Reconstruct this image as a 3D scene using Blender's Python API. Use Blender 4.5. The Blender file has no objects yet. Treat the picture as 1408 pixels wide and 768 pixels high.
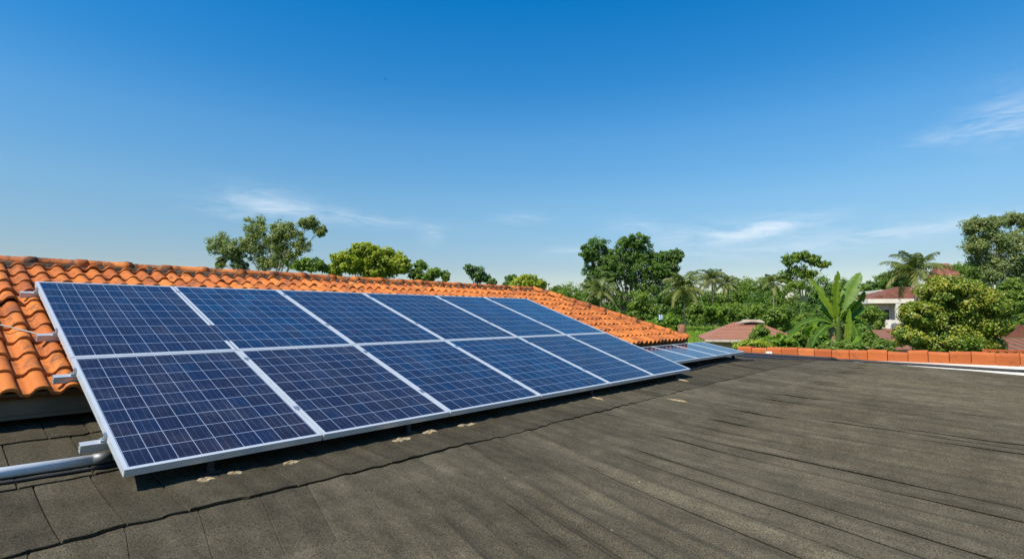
import bpy, math, random
import numpy as np
from mathutils import Vector, Matrix
random.seed(7); rng = np.random.default_rng(11)
C = bpy.context.scene.collection
SC = bpy.context.scene
R = math.radians
CZ = 5.4                                    # camera height above the ground
# ------------------------------------------------------------------ camera
FPX, YAW, PITCH = 743.47, R(41.5586), R(3.7387)
cam_d = bpy.data.cameras.new('camera'); cam_d.sensor_width = 36; cam_d.lens = 36*FPX/1408
cam_d.clip_start = .05; cam_d.clip_end = 6000
cam = bpy.data.objects.new('camera', cam_d); C.objects.link(cam); SC.camera = cam
FW = Vector((math.cos(YAW)*math.cos(PITCH), math.sin(YAW)*math.cos(PITCH), math.sin(PITCH)))
RT = Vector((math.sin(YAW), -math.cos(YAW), 0)); UP = RT.cross(FW)
cam.matrix_world = Matrix(((RT.x, UP.x, -FW.x, 0), (RT.y, UP.y, -FW.y, 0), (RT.z, UP.z, -FW.z, CZ), (0, 0, 0, 1)))
F0 = Vector((math.cos(YAW), math.sin(YAW), 0))

def at(px, py, d):
    """the point seen at photo pixel px,py that lies d metres ahead"""
    v = FW + RT*((px-704)/FPX) - UP*((py-384)/FPX)
    v = v*d
    return Vector((v.x, v.y, v.z+CZ))
# ------------------------------------------------------------------ light
SUN = Vector((-.61, .03, .79)).normalized()
sd = bpy.data.lights.new('sun', 'SUN'); sd.energy = 4.9; sd.angle = R(.5); sd.color = (1, .95, .87)
so = bpy.data.objects.new('sun', sd); C.objects.link(so); so.rotation_euler = SUN.to_track_quat('Z', 'Y').to_euler(); so.location = (0, 0, 60)
W = bpy.data.worlds.new('World'); SC.world = W; W.use_nodes = True
wn, wl = W.node_tree.nodes, W.node_tree.links
for n in list(wn): wn.remove(n)
def wnode(t, **k):
    n = wn.new(t)
    for a, b in k.items(): setattr(n, a, b)
    return n
sky = wnode('ShaderNodeTexSky', sky_type='NISHITA'); sky.sun_disc = False
sky.sun_elevation = math.asin(SUN.z); sky.sun_rotation = math.atan2(SUN.x, SUN.y)
sky.altitude = 0; sky.air_density = 1.0; sky.dust_density = .35; sky.ozone_density = 3.0
def wm(op, a, b=None, c=None):
    n = wnode('ShaderNodeMath', operation=op)
    for i, v in enumerate((a, b, c)):
        if v is None: continue
        if isinstance(v, (int, float)): n.inputs[i].default_value = v
        else: wl.new(v, n.inputs[i])
    return n.outputs[0]
tc = wnode('ShaderNodeTexCoord'); sx = wnode('ShaderNodeSeparateXYZ'); wl.new(tc.outputs['Generated'], sx.inputs[0])
az = wm('ARCTAN2', sx.outputs[1], sx.outputs[0]); el = wm('ARCSINE', sx.outputs[2])
cx = wnode('ShaderNodeCombineXYZ'); wl.new(wm('MULTIPLY', az, 7), cx.inputs[0]); wl.new(wm('MULTIPLY', el, 34), cx.inputs[1])
def wisp(px, py, ra, re, tilt, amp):
    v = at(px, py, 1) - Vector((0, 0, CZ)); v.normalize()
    a0, e0 = math.atan2(v.y, v.x), math.asin(v.z)
    da, de = wm('SUBTRACT', az, a0), wm('SUBTRACT', el, e0)
    c, s = math.cos(tilt), math.sin(tilt)
    u = wm('ADD', wm('MULTIPLY', da, c), wm('MULTIPLY', de, s)); w = wm('SUBTRACT', wm('MULTIPLY', de, c), wm('MULTIPLY', da, s))
    q = wm('ADD', wm('POWER', wm('ABSOLUTE', wm('DIVIDE', u, ra)), 2.0), wm('POWER', wm('ABSOLUTE', wm('DIVIDE', w, re)), 2.0))
    return wm('MULTIPLY', wm('EXPONENT', wm('MULTIPLY', q, -1)), amp)
tot = None
for wsp in ((1350, 174, .08, .014, -.12, .45), (1395, 158, .05, .035, -.2, .40), (375, 283, .075, .026, .12, .55), (455, 297, .16, .012, .05, .5), (310, 294, .035, .007, .1, .5),
            (592, 322, .02, .018, 0, .35), (1050, 315, .08, .012, -.14, .78), (985, 325, .12, .024, -.1, .6), (1250, 318, .13, .009, -.09, .55), (715, 300, .05, .012, 0, .3),
            (790, 348, .05, .012, 0, .35), (1120, 335, .18, .02, -.08, .35), (880, 312, .06, .016, .1, .35)):
    o = wisp(*wsp); tot = o if tot is None else wm('ADD', tot, o)
nz = wnode('ShaderNodeTexNoise'); nz.inputs['Scale'].default_value = 1.6; nz.inputs['Detail'].default_value = 7; nz.inputs['Roughness'].default_value = .62; nz.inputs['Distortion'].default_value = .8
wl.new(cx.outputs[0], nz.inputs['Vector'])
mr = wnode('ShaderNodeMapRange'); mr.inputs[1].default_value = .34; mr.inputs[2].default_value = .72; wl.new(nz.outputs[0], mr.inputs[0])
cl = wm('MINIMUM', wm('MULTIPLY', wm('MULTIPLY', tot, mr.outputs[0]), .85), .75)
hs = wnode('ShaderNodeHueSaturation'); hs.inputs['Saturation'].default_value = 1.3; hs.inputs['Value'].default_value = 1; wl.new(sky.outputs[0], hs.inputs['Color'])
er = wnode('ShaderNodeValToRGB'); wl.new(wm('DIVIDE', wm('MAXIMUM', el, 0), math.pi/2), er.inputs[0]); e_ = er.color_ramp.elements
for _ in range(5): e_.new(.5)
for q_, (p_, c_) in zip(e_, ((.055, (.86, .75, .72)), (.13, (1.2, 1.11, .97)), (.20, (1.08, 1.24, 1.16)), (.26, (.53, 1.16, 1.22)), (.345, (.10, 1.12, 1.30)), (.6, (.4, 1.0, 1.2)), (1, (.6, .9, 1.1)))): q_.position = p_; q_.color = (c_[0]/1.5, c_[1]/1.5, c_[2]/1.5, 1)
vm = wnode('ShaderNodeVectorMath', operation='MULTIPLY'); wl.new(hs.outputs[0], vm.inputs[0]); wl.new(er.outputs[0], vm.inputs[1])
vs = wnode('ShaderNodeVectorMath', operation='SCALE'); wl.new(vm.outputs[0], vs.inputs[0]); vs.inputs[3].default_value = 1.5
mx = wnode('ShaderNodeMix', data_type='RGBA'); wl.new(cl, mx.inputs[0]); wl.new(vs.outputs[0], mx.inputs[6]); mx.inputs[7].default_value = (6.0, 6.7, 7.4, 1)
bg = wnode('ShaderNodeBackground'); bg.inputs[1].default_value = .1; wl.new(mx.outputs[2], bg.inputs[0])
wo = wnode('ShaderNodeOutputWorld'); wl.new(bg.outputs[0], wo.inputs[0])
SC.render.engine = 'CYCLES'
SC.view_settings.view_transform = 'Standard'; SC.view_settings.look = 'None'; SC.view_settings.exposure = .5; SC.view_settings.gamma = 1
SC.cycles.max_bounces = 6; SC.cycles.transparent_max_bounces = 8
SC.cycles.use_denoising = True; SC.cycles.denoiser = 'OPENIMAGEDENOISE'; SC.cycles.denoising_input_passes = 'RGB_ALBEDO_NORMAL'; SC.cycles.denoising_prefilter = 'NONE'

# ------------------------------------------------------------------ helpers
class MB:
    def __init__(s): s.v = []; s.f = []; s.uv = []; s.mi = []
    def face(s, idx, uv=(0, 0), mi=0):
        s.f.append(tuple(idx)); s.mi.append(mi)
        s.uv.append(uv if isinstance(uv, list) else [uv]*len(idx))
    def add(s, pts): i = len(s.v); s.v += [tuple(p) for p in pts]; return i
    def poly(s, pts, uv=(0, 0), mi=0): i = s.add(pts); s.face(range(i, i+len(pts)), uv, mi)
    def box(s, x0, x1, y0, y1, z0, z1, uv=(0, 0), mi=0, M=None):
        p = [Vector((x, y, z)) for z in (z0, z1) for y in (y0, y1) for x in (x0, x1)]
        if M is not None: p = [M @ q for q in p]
        i = s.add(p)
        for q in ((0, 2, 3, 1), (4, 5, 7, 6), (0, 1, 5, 4), (2, 6, 7, 3), (0, 4, 6, 2), (1, 3, 7, 5)): s.face([i+k for k in q], uv, mi)
    def tube(s, pts, rad, n=8, uv=(0, 0), mi=0, cap=True):
        pts = [Vector(p) for p in pts]; prev = None; rings = []
        if not hasattr(rad, '__len__'): rad = [rad]*len(pts)
        for i, p in enumerate(pts):
            d = (pts[min(i+1, len(pts)-1)]-pts[max(i-1, 0)]).normalized()
            a = d.orthogonal().normalized() if prev is None else (prev-d*prev.dot(d)).normalized()
            b = d.cross(a); prev = a
            rings.append(s.add([p+(a*math.cos(t*2*math.pi/n)+b*math.sin(t*2*math.pi/n))*rad[i] for t in range(n)]))
        for i in range(len(pts)-1):
            for t in range(n): u = (t+1) % n; s.face((rings[i]+t, rings[i]+u, rings[i+1]+u, rings[i+1]+t), uv, mi)
        if cap:
            s.face([rings[0]+t for t in range(n)][::-1], uv, mi); s.face([rings[-1]+t for t in range(n)], uv, mi)
    def build(s, name, mats, parent=None, smooth=False, loc=None):
        me = bpy.data.meshes.new(name); me.from_pydata(s.v, [], s.f)
        ul = me.uv_layers.new(name='UVMap')
        ul.data.foreach_set('uv', np.array([c for fu in s.uv for c in fu], dtype=np.float32).ravel())
        mats = mats if isinstance(mats, (list, tuple)) else [mats]
        for m in mats: me.materials.append(m)
        me.polygons.foreach_set('material_index', s.mi)
        if smooth: me.polygons.foreach_set('use_smooth', [True]*len(me.polygons))
        me.update()
        o = bpy.data.objects.new(name, me); C.objects.link(o)
        if parent: o.parent = parent
        if loc: o.location = loc
        return o
def np_mesh(name, V, n, UV, mat, parent=None):
    """V: (k*n,3) loose polygons of n corners each, UV: (k,2) one value per polygon"""
    k = len(V)//n; me = bpy.data.meshes.new(name)
    me.vertices.add(len(V)); me.vertices.foreach_set('co', V.astype(np.float32).ravel())
    me.loops.add(len(V)); me.loops.foreach_set('vertex_index', np.arange(len(V), dtype=np.int32))
    me.polygons.add(k); me.polygons.foreach_set('loop_start', np.arange(0, len(V), n, dtype=np.int32))
    me.polygons.foreach_set('loop_total', np.full(k, n, dtype=np.int32))
    ul = me.uv_layers.new(name='UVMap'); ul.data.foreach_set('uv', np.repeat(UV, n, axis=0).astype(np.float32).ravel())
    me.materials.append(mat); me.update(calc_edges=True)
    o = bpy.data.objects.new(name, me); C.objects.link(o)
    if parent: o.parent = parent
    return o
def thing(name, label, cat, loc=(0, 0, 0), group=None, rot=(0, 0, 0)):
    o = bpy.data.objects.new(name, None); C.objects.link(o); o.location = loc; o.rotation_euler = rot; o.empty_display_size = .2
    o['label'] = label; o['category'] = cat
    if group: o['group'] = group
    return o
def tag(o, label=None, cat=None, group=None, kind=None):
    for k, v in (('label', label), ('category', cat), ('group', group), ('kind', kind)):
        if v: o[k] = v
    return o

# ------------------------------------------------------------------ materials
class Mat:
    def __init__(s, name, rough=.6, spec=.5, metallic=0, color=(.5, .5, .5)):
        s.m = bpy.data.materials.new(name); s.m.use_nodes = True; s.n = s.m.node_tree.nodes; s.l = s.m.node_tree.links
        s.p = s.n['Principled BSDF']; s.p.inputs['Roughness'].default_value = rough; s.p.inputs['Specular IOR Level'].default_value = spec
        s.p.inputs['Metallic'].default_value = metallic; s.p.inputs['Base Color'].default_value = (*color, 1)
    def node(s, t, **k):
        n = s.n.new(t)
        for a, b in k.items(): setattr(n, a, b)
        return n
    def put(s, v, sock):
        if isinstance(v, (int, float)): sock.default_value = v
        elif isinstance(v, tuple): sock.default_value = v if len(v) == len(sock.default_value) else (*v, 1)
        else: s.l.new(v, sock)
    def math(s, op, a, b=None, c=None):
        n = s.node('ShaderNodeMath', operation=op)
        for i, v in enumerate((a, b, c)):
            if v is not None: s.put(v, n.inputs[i])
        return n.outputs[0]
    def mix(s, f, a, b, mode='MIX'):
        n = s.node('ShaderNodeMix', data_type='RGBA', blend_type=mode); s.put(f, n.inputs[0]); s.put(a, n.inputs[6]); s.put(b, n.inputs[7]); return n.outputs[2]
    def coord(s, kind='Object', scale=(1, 1, 1)):
        t = s.node('ShaderNodeTexCoord'); mp = s.node('ShaderNodeMapping'); s.l.new(t.outputs[kind], mp.inputs[0]); mp.inputs['Scale'].default_value = scale; return mp.outputs[0]
    def noise(s, vec, scale, detail=4, rough=.6, dist=0):
        n = s.node('ShaderNodeTexNoise'); s.l.new(vec, n.inputs['Vector']); n.inputs['Scale'].default_value = scale; n.inputs['Detail'].default_value = detail
        n.inputs['Roughness'].default_value = rough; n.inputs['Distortion'].default_value = dist; return n.outputs[0]
    def rng(s, v, a, b, c=0, d=1):
        n = s.node('ShaderNodeMapRange'); s.put(v, n.inputs[0])
        for i, q in enumerate((a, b, c, d)): n.inputs[i+1].default_value = q
        return n.outputs[0]
    def ramp(s, v, stops):
        n = s.node('ShaderNodeValToRGB'); s.put(v, n.inputs[0]); e = n.color_ramp.elements
        while len(e) < len(stops): e.new(.5)
        for q, (p, c) in zip(e, stops): q.position = p; q.color = (*c, 1)
        return n.outputs[0]
    def bump(s, h, dist, strength=1):
        n = s.node('ShaderNodeBump'); n.inputs['Distance'].default_value = dist; n.inputs['Strength'].default_value = strength; s.put(h, n.inputs['Height']); s.l.new(n.outputs[0], s.p.inputs['Normal'])
    def uv(s):
        t = s.node('ShaderNodeUVMap'); x = s.node('ShaderNodeSeparateXYZ'); s.l.new(t.outputs[0], x.inputs[0]); return x.outputs[0], x.outputs[1]
    def col(s, v): s.put(v, s.p.inputs['Base Color'])

def plain(name, c, rough=.6, metallic=0, spec=.5, var=.25, scale=6, bump=0):
    m = Mat(name, rough, spec, metallic); v = m.coord(); n = m.noise(v, scale, 6, .65)
    m.col(m.mix(m.rng(n, .3, .7), tuple(q*(1-var) for q in c), tuple(min(q*(1+var), .95) for q in c)))
    if bump: m.bump(m.noise(v, scale*8, 4), bump)
    return m.m

def mat_shingle():
    m = Mat('granule_shingle', .95, .08); v = m.coord()
    big = m.noise(v, .55, 5, .65); mid = m.noise(v, 4.0, 5, .7); fine = m.noise(v, 135, 3, .8); gr = m.noise(v, 230, 2, .8)
    streak = m.noise(m.coord(scale=(6, .45, 1)), 1.6, 6, .7)
    base = m.ramp(m.math('ADD', m.math('MULTIPLY', big, .36), m.math('ADD', m.math('MULTIPLY', mid, .34), m.math('MULTIPLY', streak, .30))),
                  [(.36, (.040, .034, .022)), (.5, (.070, .060, .040)), (.62, (.108, .092, .062))])
    c = m.mix(m.rng(fine, .36, .64), m.mix(1.0, base, (.34, .34, .34), 'MULTIPLY'), m.mix(1.0, base, (1.78, 1.76, 1.7), 'MULTIPLY'))
    c = m.mix(m.rng(gr, .66, .74, 0, .6), c, (.36, .31, .21))
    c = m.mix(m.rng(gr, .36, .28, 0, .7), c, (.010, .009, .008))
    vo = m.node('ShaderNodeTexVoronoi'); m.l.new(v, vo.inputs['Vector']); vo.inputs['Scale'].default_value = 6.5          # pale chips and bird droppings
    chip = m.math('MULTIPLY', m.rng(m.math('ADD', vo.outputs['Distance'], m.math('MULTIPLY', fine, .06)), .085, .055), m.math('GREATER_THAN', m.node_sep(vo.outputs['Color']), .86))
    c = m.mix(m.math('MULTIPLY', chip, .55), c, (.42, .36, .25))
    u, w = m.uv(); tabtint = m.rng(u, 0, 1, .60, 1.24)
    hv = m.node('ShaderNodeCombineXYZ'); [m.l.new(tabtint, hv.inputs[i]) for i in range(3)]
    c = m.mix(1.0, c, hv.outputs[0], 'MULTIPLY')
    m.col(c); m.bump(m.math('ADD', m.math('MULTIPLY', fine, .6), m.math('MULTIPLY', gr, .5)), .006, .8)
    return m.m
def _sep(s, c):
    n = s.node('ShaderNodeSeparateColor'); s.l.new(c, n.inputs[0]); return n.outputs[0]
Mat.node_sep = _sep

def mat_tile(name, light, dark, dirt=.5, uvrand=True, scale=1.0, thr=(.56, .74)):
    m = Mat(name, .7, .16); v = m.coord(); u, w = m.uv()
    a = m.noise(v, 2.2*scale, 5, .65); b = m.noise(v, 26*scale, 5, .7); d = m.noise(m.coord(scale=(1.4, 1, 1)), 5.5*scale, 7, .72, .6); f = m.noise(v, 130*scale, 3)
    t = m.math('ADD', m.math('MULTIPLY', u, .55) if uvrand else .25, m.math('MULTIPLY', a, .45))
    c = m.mix(m.rng(t, .15, .85), dark, light)
    c = m.mix(m.rng(b, .35, .7, 0, .35), c, m.mix(1, c, (.62, .55, .5), 'MULTIPLY'))
    c = m.mix(m.rng(d, *thr, 0, dirt), c, (.055, .036, .024))
    c = m.mix(m.rng(m.math('MULTIPLY', m.noise(v, 9*scale, 5, .7), m.rng(u, .2, 1, .8, 1.05)), .60, .72, 0, .22), c, (.60, .38, .22))
    m.col(c); m.put(m.rng(b, .3, .7, .5, .8), m.p.inputs['Roughness']); m.bump(m.math('ADD', b, m.math('MULTIPLY', f, .4)), .003, .7)
    return m.m

def mat_cells():
    m = Mat('solar_cells', .13, .5); u, v = m.uv()
    oi = m.node('ShaderNodeObjectInfo')
    fu, fv = m.math('FRACT', u), m.math('FRACT', v)
    du = m.math('SUBTRACT', .5, m.math('ABSOLUTE', m.math('SUBTRACT', fu, .5)))
    dv = m.math('SUBTRACT', .5, m.math('ABSOLUTE', m.math('SUBTRACT', fv, .5)))
    cv = m.node('ShaderNodeCombineXYZ'); m.l.new(m.math('FLOOR', u), cv.inputs[0]); m.l.new(m.math('FLOOR', v), cv.inputs[1]); m.l.new(m.math('MULTIPLY', oi.outputs['Random'], 57.3), cv.inputs[2])
    wnz = m.node('ShaderNodeTexWhiteNoise', noise_dimensions='3D'); m.l.new(cv.outputs[0], wnz.inputs[0])
    cr = m.node('ShaderNodeTexVoronoi'); m.l.new(m.coord(scale=(1, .8, 1)), cr.inputs['Vector']); cr.inputs['Scale'].default_value = 42
    grain = m.node_sep(cr.outputs['Color'])
    blot = m.noise(m.coord(), 2.3, 4, .6)
    t = m.math('ADD', m.math('ADD', m.math('MULTIPLY', wnz.outputs[0], .30), m.math('MULTIPLY', grain, .14)), m.math('ADD', m.math('MULTIPLY', blot, .50), m.math('MULTIPLY', m.math('SUBTRACT', oi.outputs['Random'], .5), .46)))
    c = m.ramp(t, [(.14, (.011, .010, .022)), (.30, (.009, .011, .029)), (.44, (.007, .013, .038)), (.60, (.006, .018, .053)), (.78, (.004, .034, .084))])
    streak = m.noise(m.coord(scale=(36, 1.3, 1)), 1.0, 3, .6)
    c = m.mix(m.rng(streak, .58, .80, 0, .22), c, (.10, .15, .28))
    bus = m.math('MAXIMUM', m.math('LESS_THAN', m.math('ABSOLUTE', m.math('SUBTRACT', fu, .34)), .010), m.math('LESS_THAN', m.math('ABSOLUTE', m.math('SUBTRACT', fu, .70)), .010))
    c = m.mix(m.math('MULTIPLY', bus, m.rng(m.noise(m.coord(), 3, 2), .35, .6, .10, .26)), c, (.24, .32, .47))
    ln = m.math('MAXIMUM', m.math('LESS_THAN', du, .014), m.math('MULTIPLY', m.math('LESS_THAN', dv, .015), .80))
    c = m.mix(m.math('MULTIPLY', ln, .66), c, (.40, .48, .62))
    dust = m.noise(m.coord(), 3.0, 6, .7)
    c = m.mix(m.rng(dust, .45, .8, .01, .09), c, (.30, .28, .26))
    m.col(c); m.put(m.rng(dust, .3, .8, .08, .22), m.p.inputs['Roughness'])
    m.p.inputs['IOR'].default_value = 1.45
    return m.m

def mat_leaf(name, cols, trans=.28, rough=.5, spec=.35):
    m = Mat(name, rough, spec); u, v = m.uv()
    c = m.ramp(u, [(i/(len(cols)-1), q) for i, q in enumerate(cols)])
    big = m.noise(m.coord(), .7, 3)
    c = m.mix(m.rng(big, .35, .65, 0, .5), c, m.mix(1, c, (1.35, 1.2, .75), 'MULTIPLY'))
    m.col(c)
    tr = m.node('ShaderNodeBsdfTranslucent'); m.l.new(m.mix(1, c, (1.3, 1.5, .5), 'MULTIPLY'), tr.inputs[0])
    ms = m.node('ShaderNodeMixShader'); ms.inputs[0].default_value = trans; m.l.new(m.p.outputs[0], ms.inputs[1]); m.l.new(tr.outputs[0], ms.inputs[2])
    m.l.new(ms.outputs[0], m.n['Material Output'].inputs[0])
    return m.m

def mat_ground():
    m = Mat('ground_soil_grass', .95, .2); v = m.coord()
    a = m.noise(v, .05, 6, .65); b = m.noise(v, .9, 6, .7)
    c = m.ramp(m.math('ADD', m.math('MULTIPLY', a, .6), m.math('MULTIPLY', b, .4)), [(.35, (.035, .055, .015)), (.5, (.06, .10, .022)), (.65, (.10, .13, .035)), (.8, (.11, .12, .045))])
    m.col(c); m.bump(b, .2, .6); return m.m

M = dict(
    shingle=mat_shingle(), tile=mat_tile('clay_tile', (.60, .188, .036), (.33, .090, .024), .85, thr=(.50, .67)),
    ridge=mat_tile('ridge_tile_clay', (.58, .178, .034), (.34, .090, .022), .95, thr=(.47, .60)),
    mortar=plain('mossy_mortar', (.10, .066, .040), .95, var=.6, scale=14, bump=.01),
    cells=mat_cells(), railalu=plain('rail_aluminium', (.52, .53, .53), .35, .4, var=.1, scale=9), alu=plain('anodised_aluminium', (.60, .63, .64), .38, .4, var=.06, scale=9),
    coupling=plain('dark_steel', (.16, .16, .155), .5, .6), galv=plain('galvanised_steel', (.55, .58, .6), .35, .85, var=.15, scale=20), black=plain('black_rubber', (.012, .012, .013), .6, var=.4, scale=20),
    backsheet=plain('panel_backsheet', (.16, .16, .16), .7, var=.05), pvc=plain('grey_pvc', (.60, .63, .64), .35, var=.12, scale=7), patch=plain('worn_beige_patch', (.33, .245, .135), .95, var=.5, scale=26, bump=.006),
    fascia=plain('beige_painted_board', (.13, .10, .06), .8, var=.3, scale=4, bump=.002), wall=plain('cream_render', (.62, .56, .46), .85, var=.12, scale=2, bump=.003),
    white=plain('white_paint', (.52, .49, .43), .7, var=.08, scale=3), block=mat_tile('terracotta_block', (.52, .150, .042), (.36, .090, .026), .6, scale=.8, thr=(.54, .72)),
    greyblock=plain('pale_mortar', (.6, .56, .5), .9, var=.2, scale=12),
    bark=plain('grey_bark', (.17, .13, .095), .95, var=.4, scale=5, bump=.02), palebark=plain('pale_bark', (.42, .37, .30), .9, var=.3, scale=4, bump=.01),
    palmbark=plain('palm_bark', (.20, .16, .11), .95, var=.35, scale=8, bump=.02), dead=plain('dead_leaf', (.24, .15, .07), .9, var=.4, scale=6),
    stumpwood=plain('red_brown_wood', (.22, .10, .05), .95, var=.45, scale=7, bump=.03), cable=plain('grey_cable', (.32, .29, .26), .6),
    farroof=mat_tile('faded_pink_tile', (.38, .185, .115), (.27, .12, .075), .5, scale=.35), cream=plain('cream_paint', (.66, .60, .50), .8, var=.12, scale=1.5), redroof=mat_tile('red_brown_tile', (.30, .122, .070), (.18, .070, .045), .7, scale=.3, thr=(.46, .64)),
    brownroof=mat_tile('brown_sheet_roof', (.27, .125, .08), (.17, .085, .06), .5, scale=.3), dark=plain('shaded_opening', (.03, .028, .025), .8), concrete=plain('stained_concrete', (.46, .38, .30), .9, var=.25, scale=3),
    ground=mat_ground(), cloth=plain('pale_blue_cloth', (.38, .48, .60), .9), feather=plain('dark_feathers', (.05, .05, .06), .8),
    lf_dark=mat_leaf('leaf_deep_green', [(0.063, 0.116, 0.029), (0.110, 0.195, 0.040), (0.173, 0.270, 0.053)], .45),
    lf_mid=mat_leaf('leaf_mid_green', [(0.087, 0.143, 0.025), (0.151, 0.236, 0.040), (0.230, 0.308, 0.054)], .45),
    lf_yel=mat_leaf('leaf_yellow_green', [(0.141, 0.200, 0.022), (0.284, 0.336, 0.036), (0.415, 0.427, 0.062)], .45),
    lf_grey=mat_leaf('leaf_grey_green', [(0.133, 0.179, 0.073), (0.204, 0.249, 0.101), (0.275, 0.300, 0.130)], .45),
    lf_teal=mat_leaf('leaf_blue_green', [(0.076, 0.134, 0.064), (0.134, 0.217, 0.092), (0.184, 0.277, 0.113)], .45),
    lf_gloss=mat_leaf('leaf_glossy_green', [(0.044, 0.091, 0.012), (0.111, 0.185, 0.018), (0.255, 0.282, 0.033), (0.323, 0.289, 0.045)], .25, .42, .35),
    lf_bright=mat_leaf('leaf_bright_green', [(0.095, 0.177, 0.019), (0.154, 0.262, 0.028), (0.219, 0.341, 0.039)], .38),
    lf_palm=mat_leaf('palm_frond', [(0.066, 0.099, 0.018), (0.116, 0.148, 0.030), (0.210, 0.199, 0.055)], .3),
    lf_ban=mat_leaf('banana_blade', [(.028, .070, .010), (.075, .165, .014), (.23, .32, .03)], .42, .5, .3),
    grass=mat_leaf('grass_blade', [(.16, .26, .03), (.24, .35, .045), (.31, .40, .06)], .45),
)

# ------------------------------------------------------------------ setting
g = MB(); n = 96
ri = [0, 20, 60, 120, 200, 400, 900, 2500]
rings = []
for r in ri:
    rings.append(g.add([(40+r*math.cos(2*math.pi*k/n), 35+r*math.sin(2*math.pi*k/n), 0) for k in range(n)]) if r else g.add([(40, 35, 0)]))
for k in range(n): g.face((rings[0], rings[1]+k, rings[1]+(k+1) % n))
for i in range(1, len(ri)-1):
    for k in range(n): g.face((rings[i]+k, rings[i+1]+k, rings[i+1]+(k+1) % n, rings[i]+(k+1) % n))
tag(g.build('ground', M['ground']), 'green and earthy ground stretching away below the roofs', 'ground', kind='structure')

# ------------------------------------------------------------------ the house we stand on
house = thing('house', 'house with dark shingle roof and orange tile roof carrying the solar panels', 'house', (0, 0, CZ))
TH = R(19.2047); CT, ST = math.cos(TH), math.sin(TH)
B0 = Vector((.85932, 3.62129, -.85459))
US = [0, 1.190, 2.405, 3.698, 5.094, 6.279, 7.5]; VS = [0, 1.630, 3.595]
_yy = np.linspace(-16, 7, 461); _zz = np.interp(_yy, [-16, 0, 1.875, 3.625, 5.25, 7], [-1.45, -1.231, -1.15, -1.0, -.735, -.5])
_k = np.hanning(17); _k /= _k.sum(); _zz[8:-8] = np.convolve(_zz, _k, 'valid')
_z2 = np.interp(_yy, [-16, -.4, 2.5, 5, 7], [-1.46, -1.245, -1.10, -1.06, -1.04])
def roof_z(x, y):
    t = np.clip((np.asarray(x, float)-11.0)/3.2, 0, 1); t = t*t*(3-2*t)
    return np.interp(y, _yy, _zz)*(1-t)+np.interp(y, _yy, _z2)*t
# smooth 1-D and 2-D value noise
def vnoise(x, seed):
    x = np.asarray(x, float); i = np.floor(x).astype(int); f = x-i; f = f*f*(3-2*f)
    h = lambda k: np.modf(np.abs(np.sin(k*127.1+seed*311.7)*43758.5453))[0]
    return h(i)*(1-f)+h(i+1)*f
def vnoise2(x, y, seed):
    x = np.asarray(x, float); y = np.asarray(y, float); i = np.floor(x); j = np.floor(y); f = x-i; g_ = y-j; f = f*f*(3-2*f); g_ = g_*g_*(3-2*g_)
    h = lambda a, b: np.modf(np.abs(np.sin(a*127.1+b*269.5+seed*311.7)*43758.5453))[0]
    return (h(i, j)*(1-f)+h(i+1, j)*f)*(1-g_)+(h(i, j+1)*(1-f)+h(i+1, j+1)*f)*g_

def far_edge(y): return np.interp(y, [-8, -.4, 2.5, 4.0, 7], [15.0, 14.95, 14.8, 14.2, 14.2])
def course_line(y0, seed, jag, step):
    """irregular lower edge of one course, as y over x"""
    xs = np.arange(-4, 16, .005)
    tab = np.floor((xs+vnoise(xs/.9, seed+9)*.3)/step); r1 = np.modf(np.abs(np.sin(tab*91.7+seed*17.3)*4375.5))[0]
    y = (r1-.5)*jag + (vnoise(xs/.35, seed)-.5)*jag*.9 + (vnoise(xs/.05, seed+3)-.5)*jag*.22
    k = np.hanning(9); k /= k.sum(); y = np.convolve(y, k, 'same')
    fade = np.interp(xs, [0, 3, 7, 14], [1, .8, .45, .35])
    return xs, y0+y*fade
def cl_at(c, x): return np.interp(x, c[0], c[1])
CL = [course_line(5.35, 1, .01, .3), course_line(4.71, 2, .035, .27), course_line(4.00, 3, .04, .33), course_line(3.185, 4, .055, .29), course_line(2.46, 5, .05, .42), course_line(-7.0, 6, .02, .5)]
def fan(x0): return np.interp(x0, [-3, .2, 2.0, 3.5, 5.2, 7, 9, 15], [-.1, -.1, -.36, -.30, -.02, .08, .11, .11])
rs = np.random.default_rng(5)
roof = MB()
rib_x = []
xx = -3.5
while xx < 16:
    rib_x.append((xx, rs.uniform(.42, .78) if rs.random() < .74 else rs.uniform(.88, 1.15))); xx += rs.uniform(.15, .22)
RX = np.array([r[0] for r in rib_x]); RA = np.array([r[1] for r in rib_x])
def rib_h(x0, y):
    """broad soft waves of the felt running down the slope"""
    i = np.clip(np.searchsorted(RX, x0)-1, 0, len(RX)-2); t = np.clip((x0-RX[i])/(RX[i+1]-RX[i]), 0, 1)
    wob = .6+.5*vnoise2(x0*0+i*7.3, y/1.6, 8)
    return (.5-.5*np.cos(2*np.pi*t**1.3))*RA[i+1]*wob
SR = RX[(RA > .50)]                     # every few ribs one sheet laps over the next with a lifted edge
def lip(j, y): return np.clip((vnoise2(np.asarray(j)*5.7, np.asarray(y)/1.1, 31)-.14)*1.9, 0, 1.2)
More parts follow.
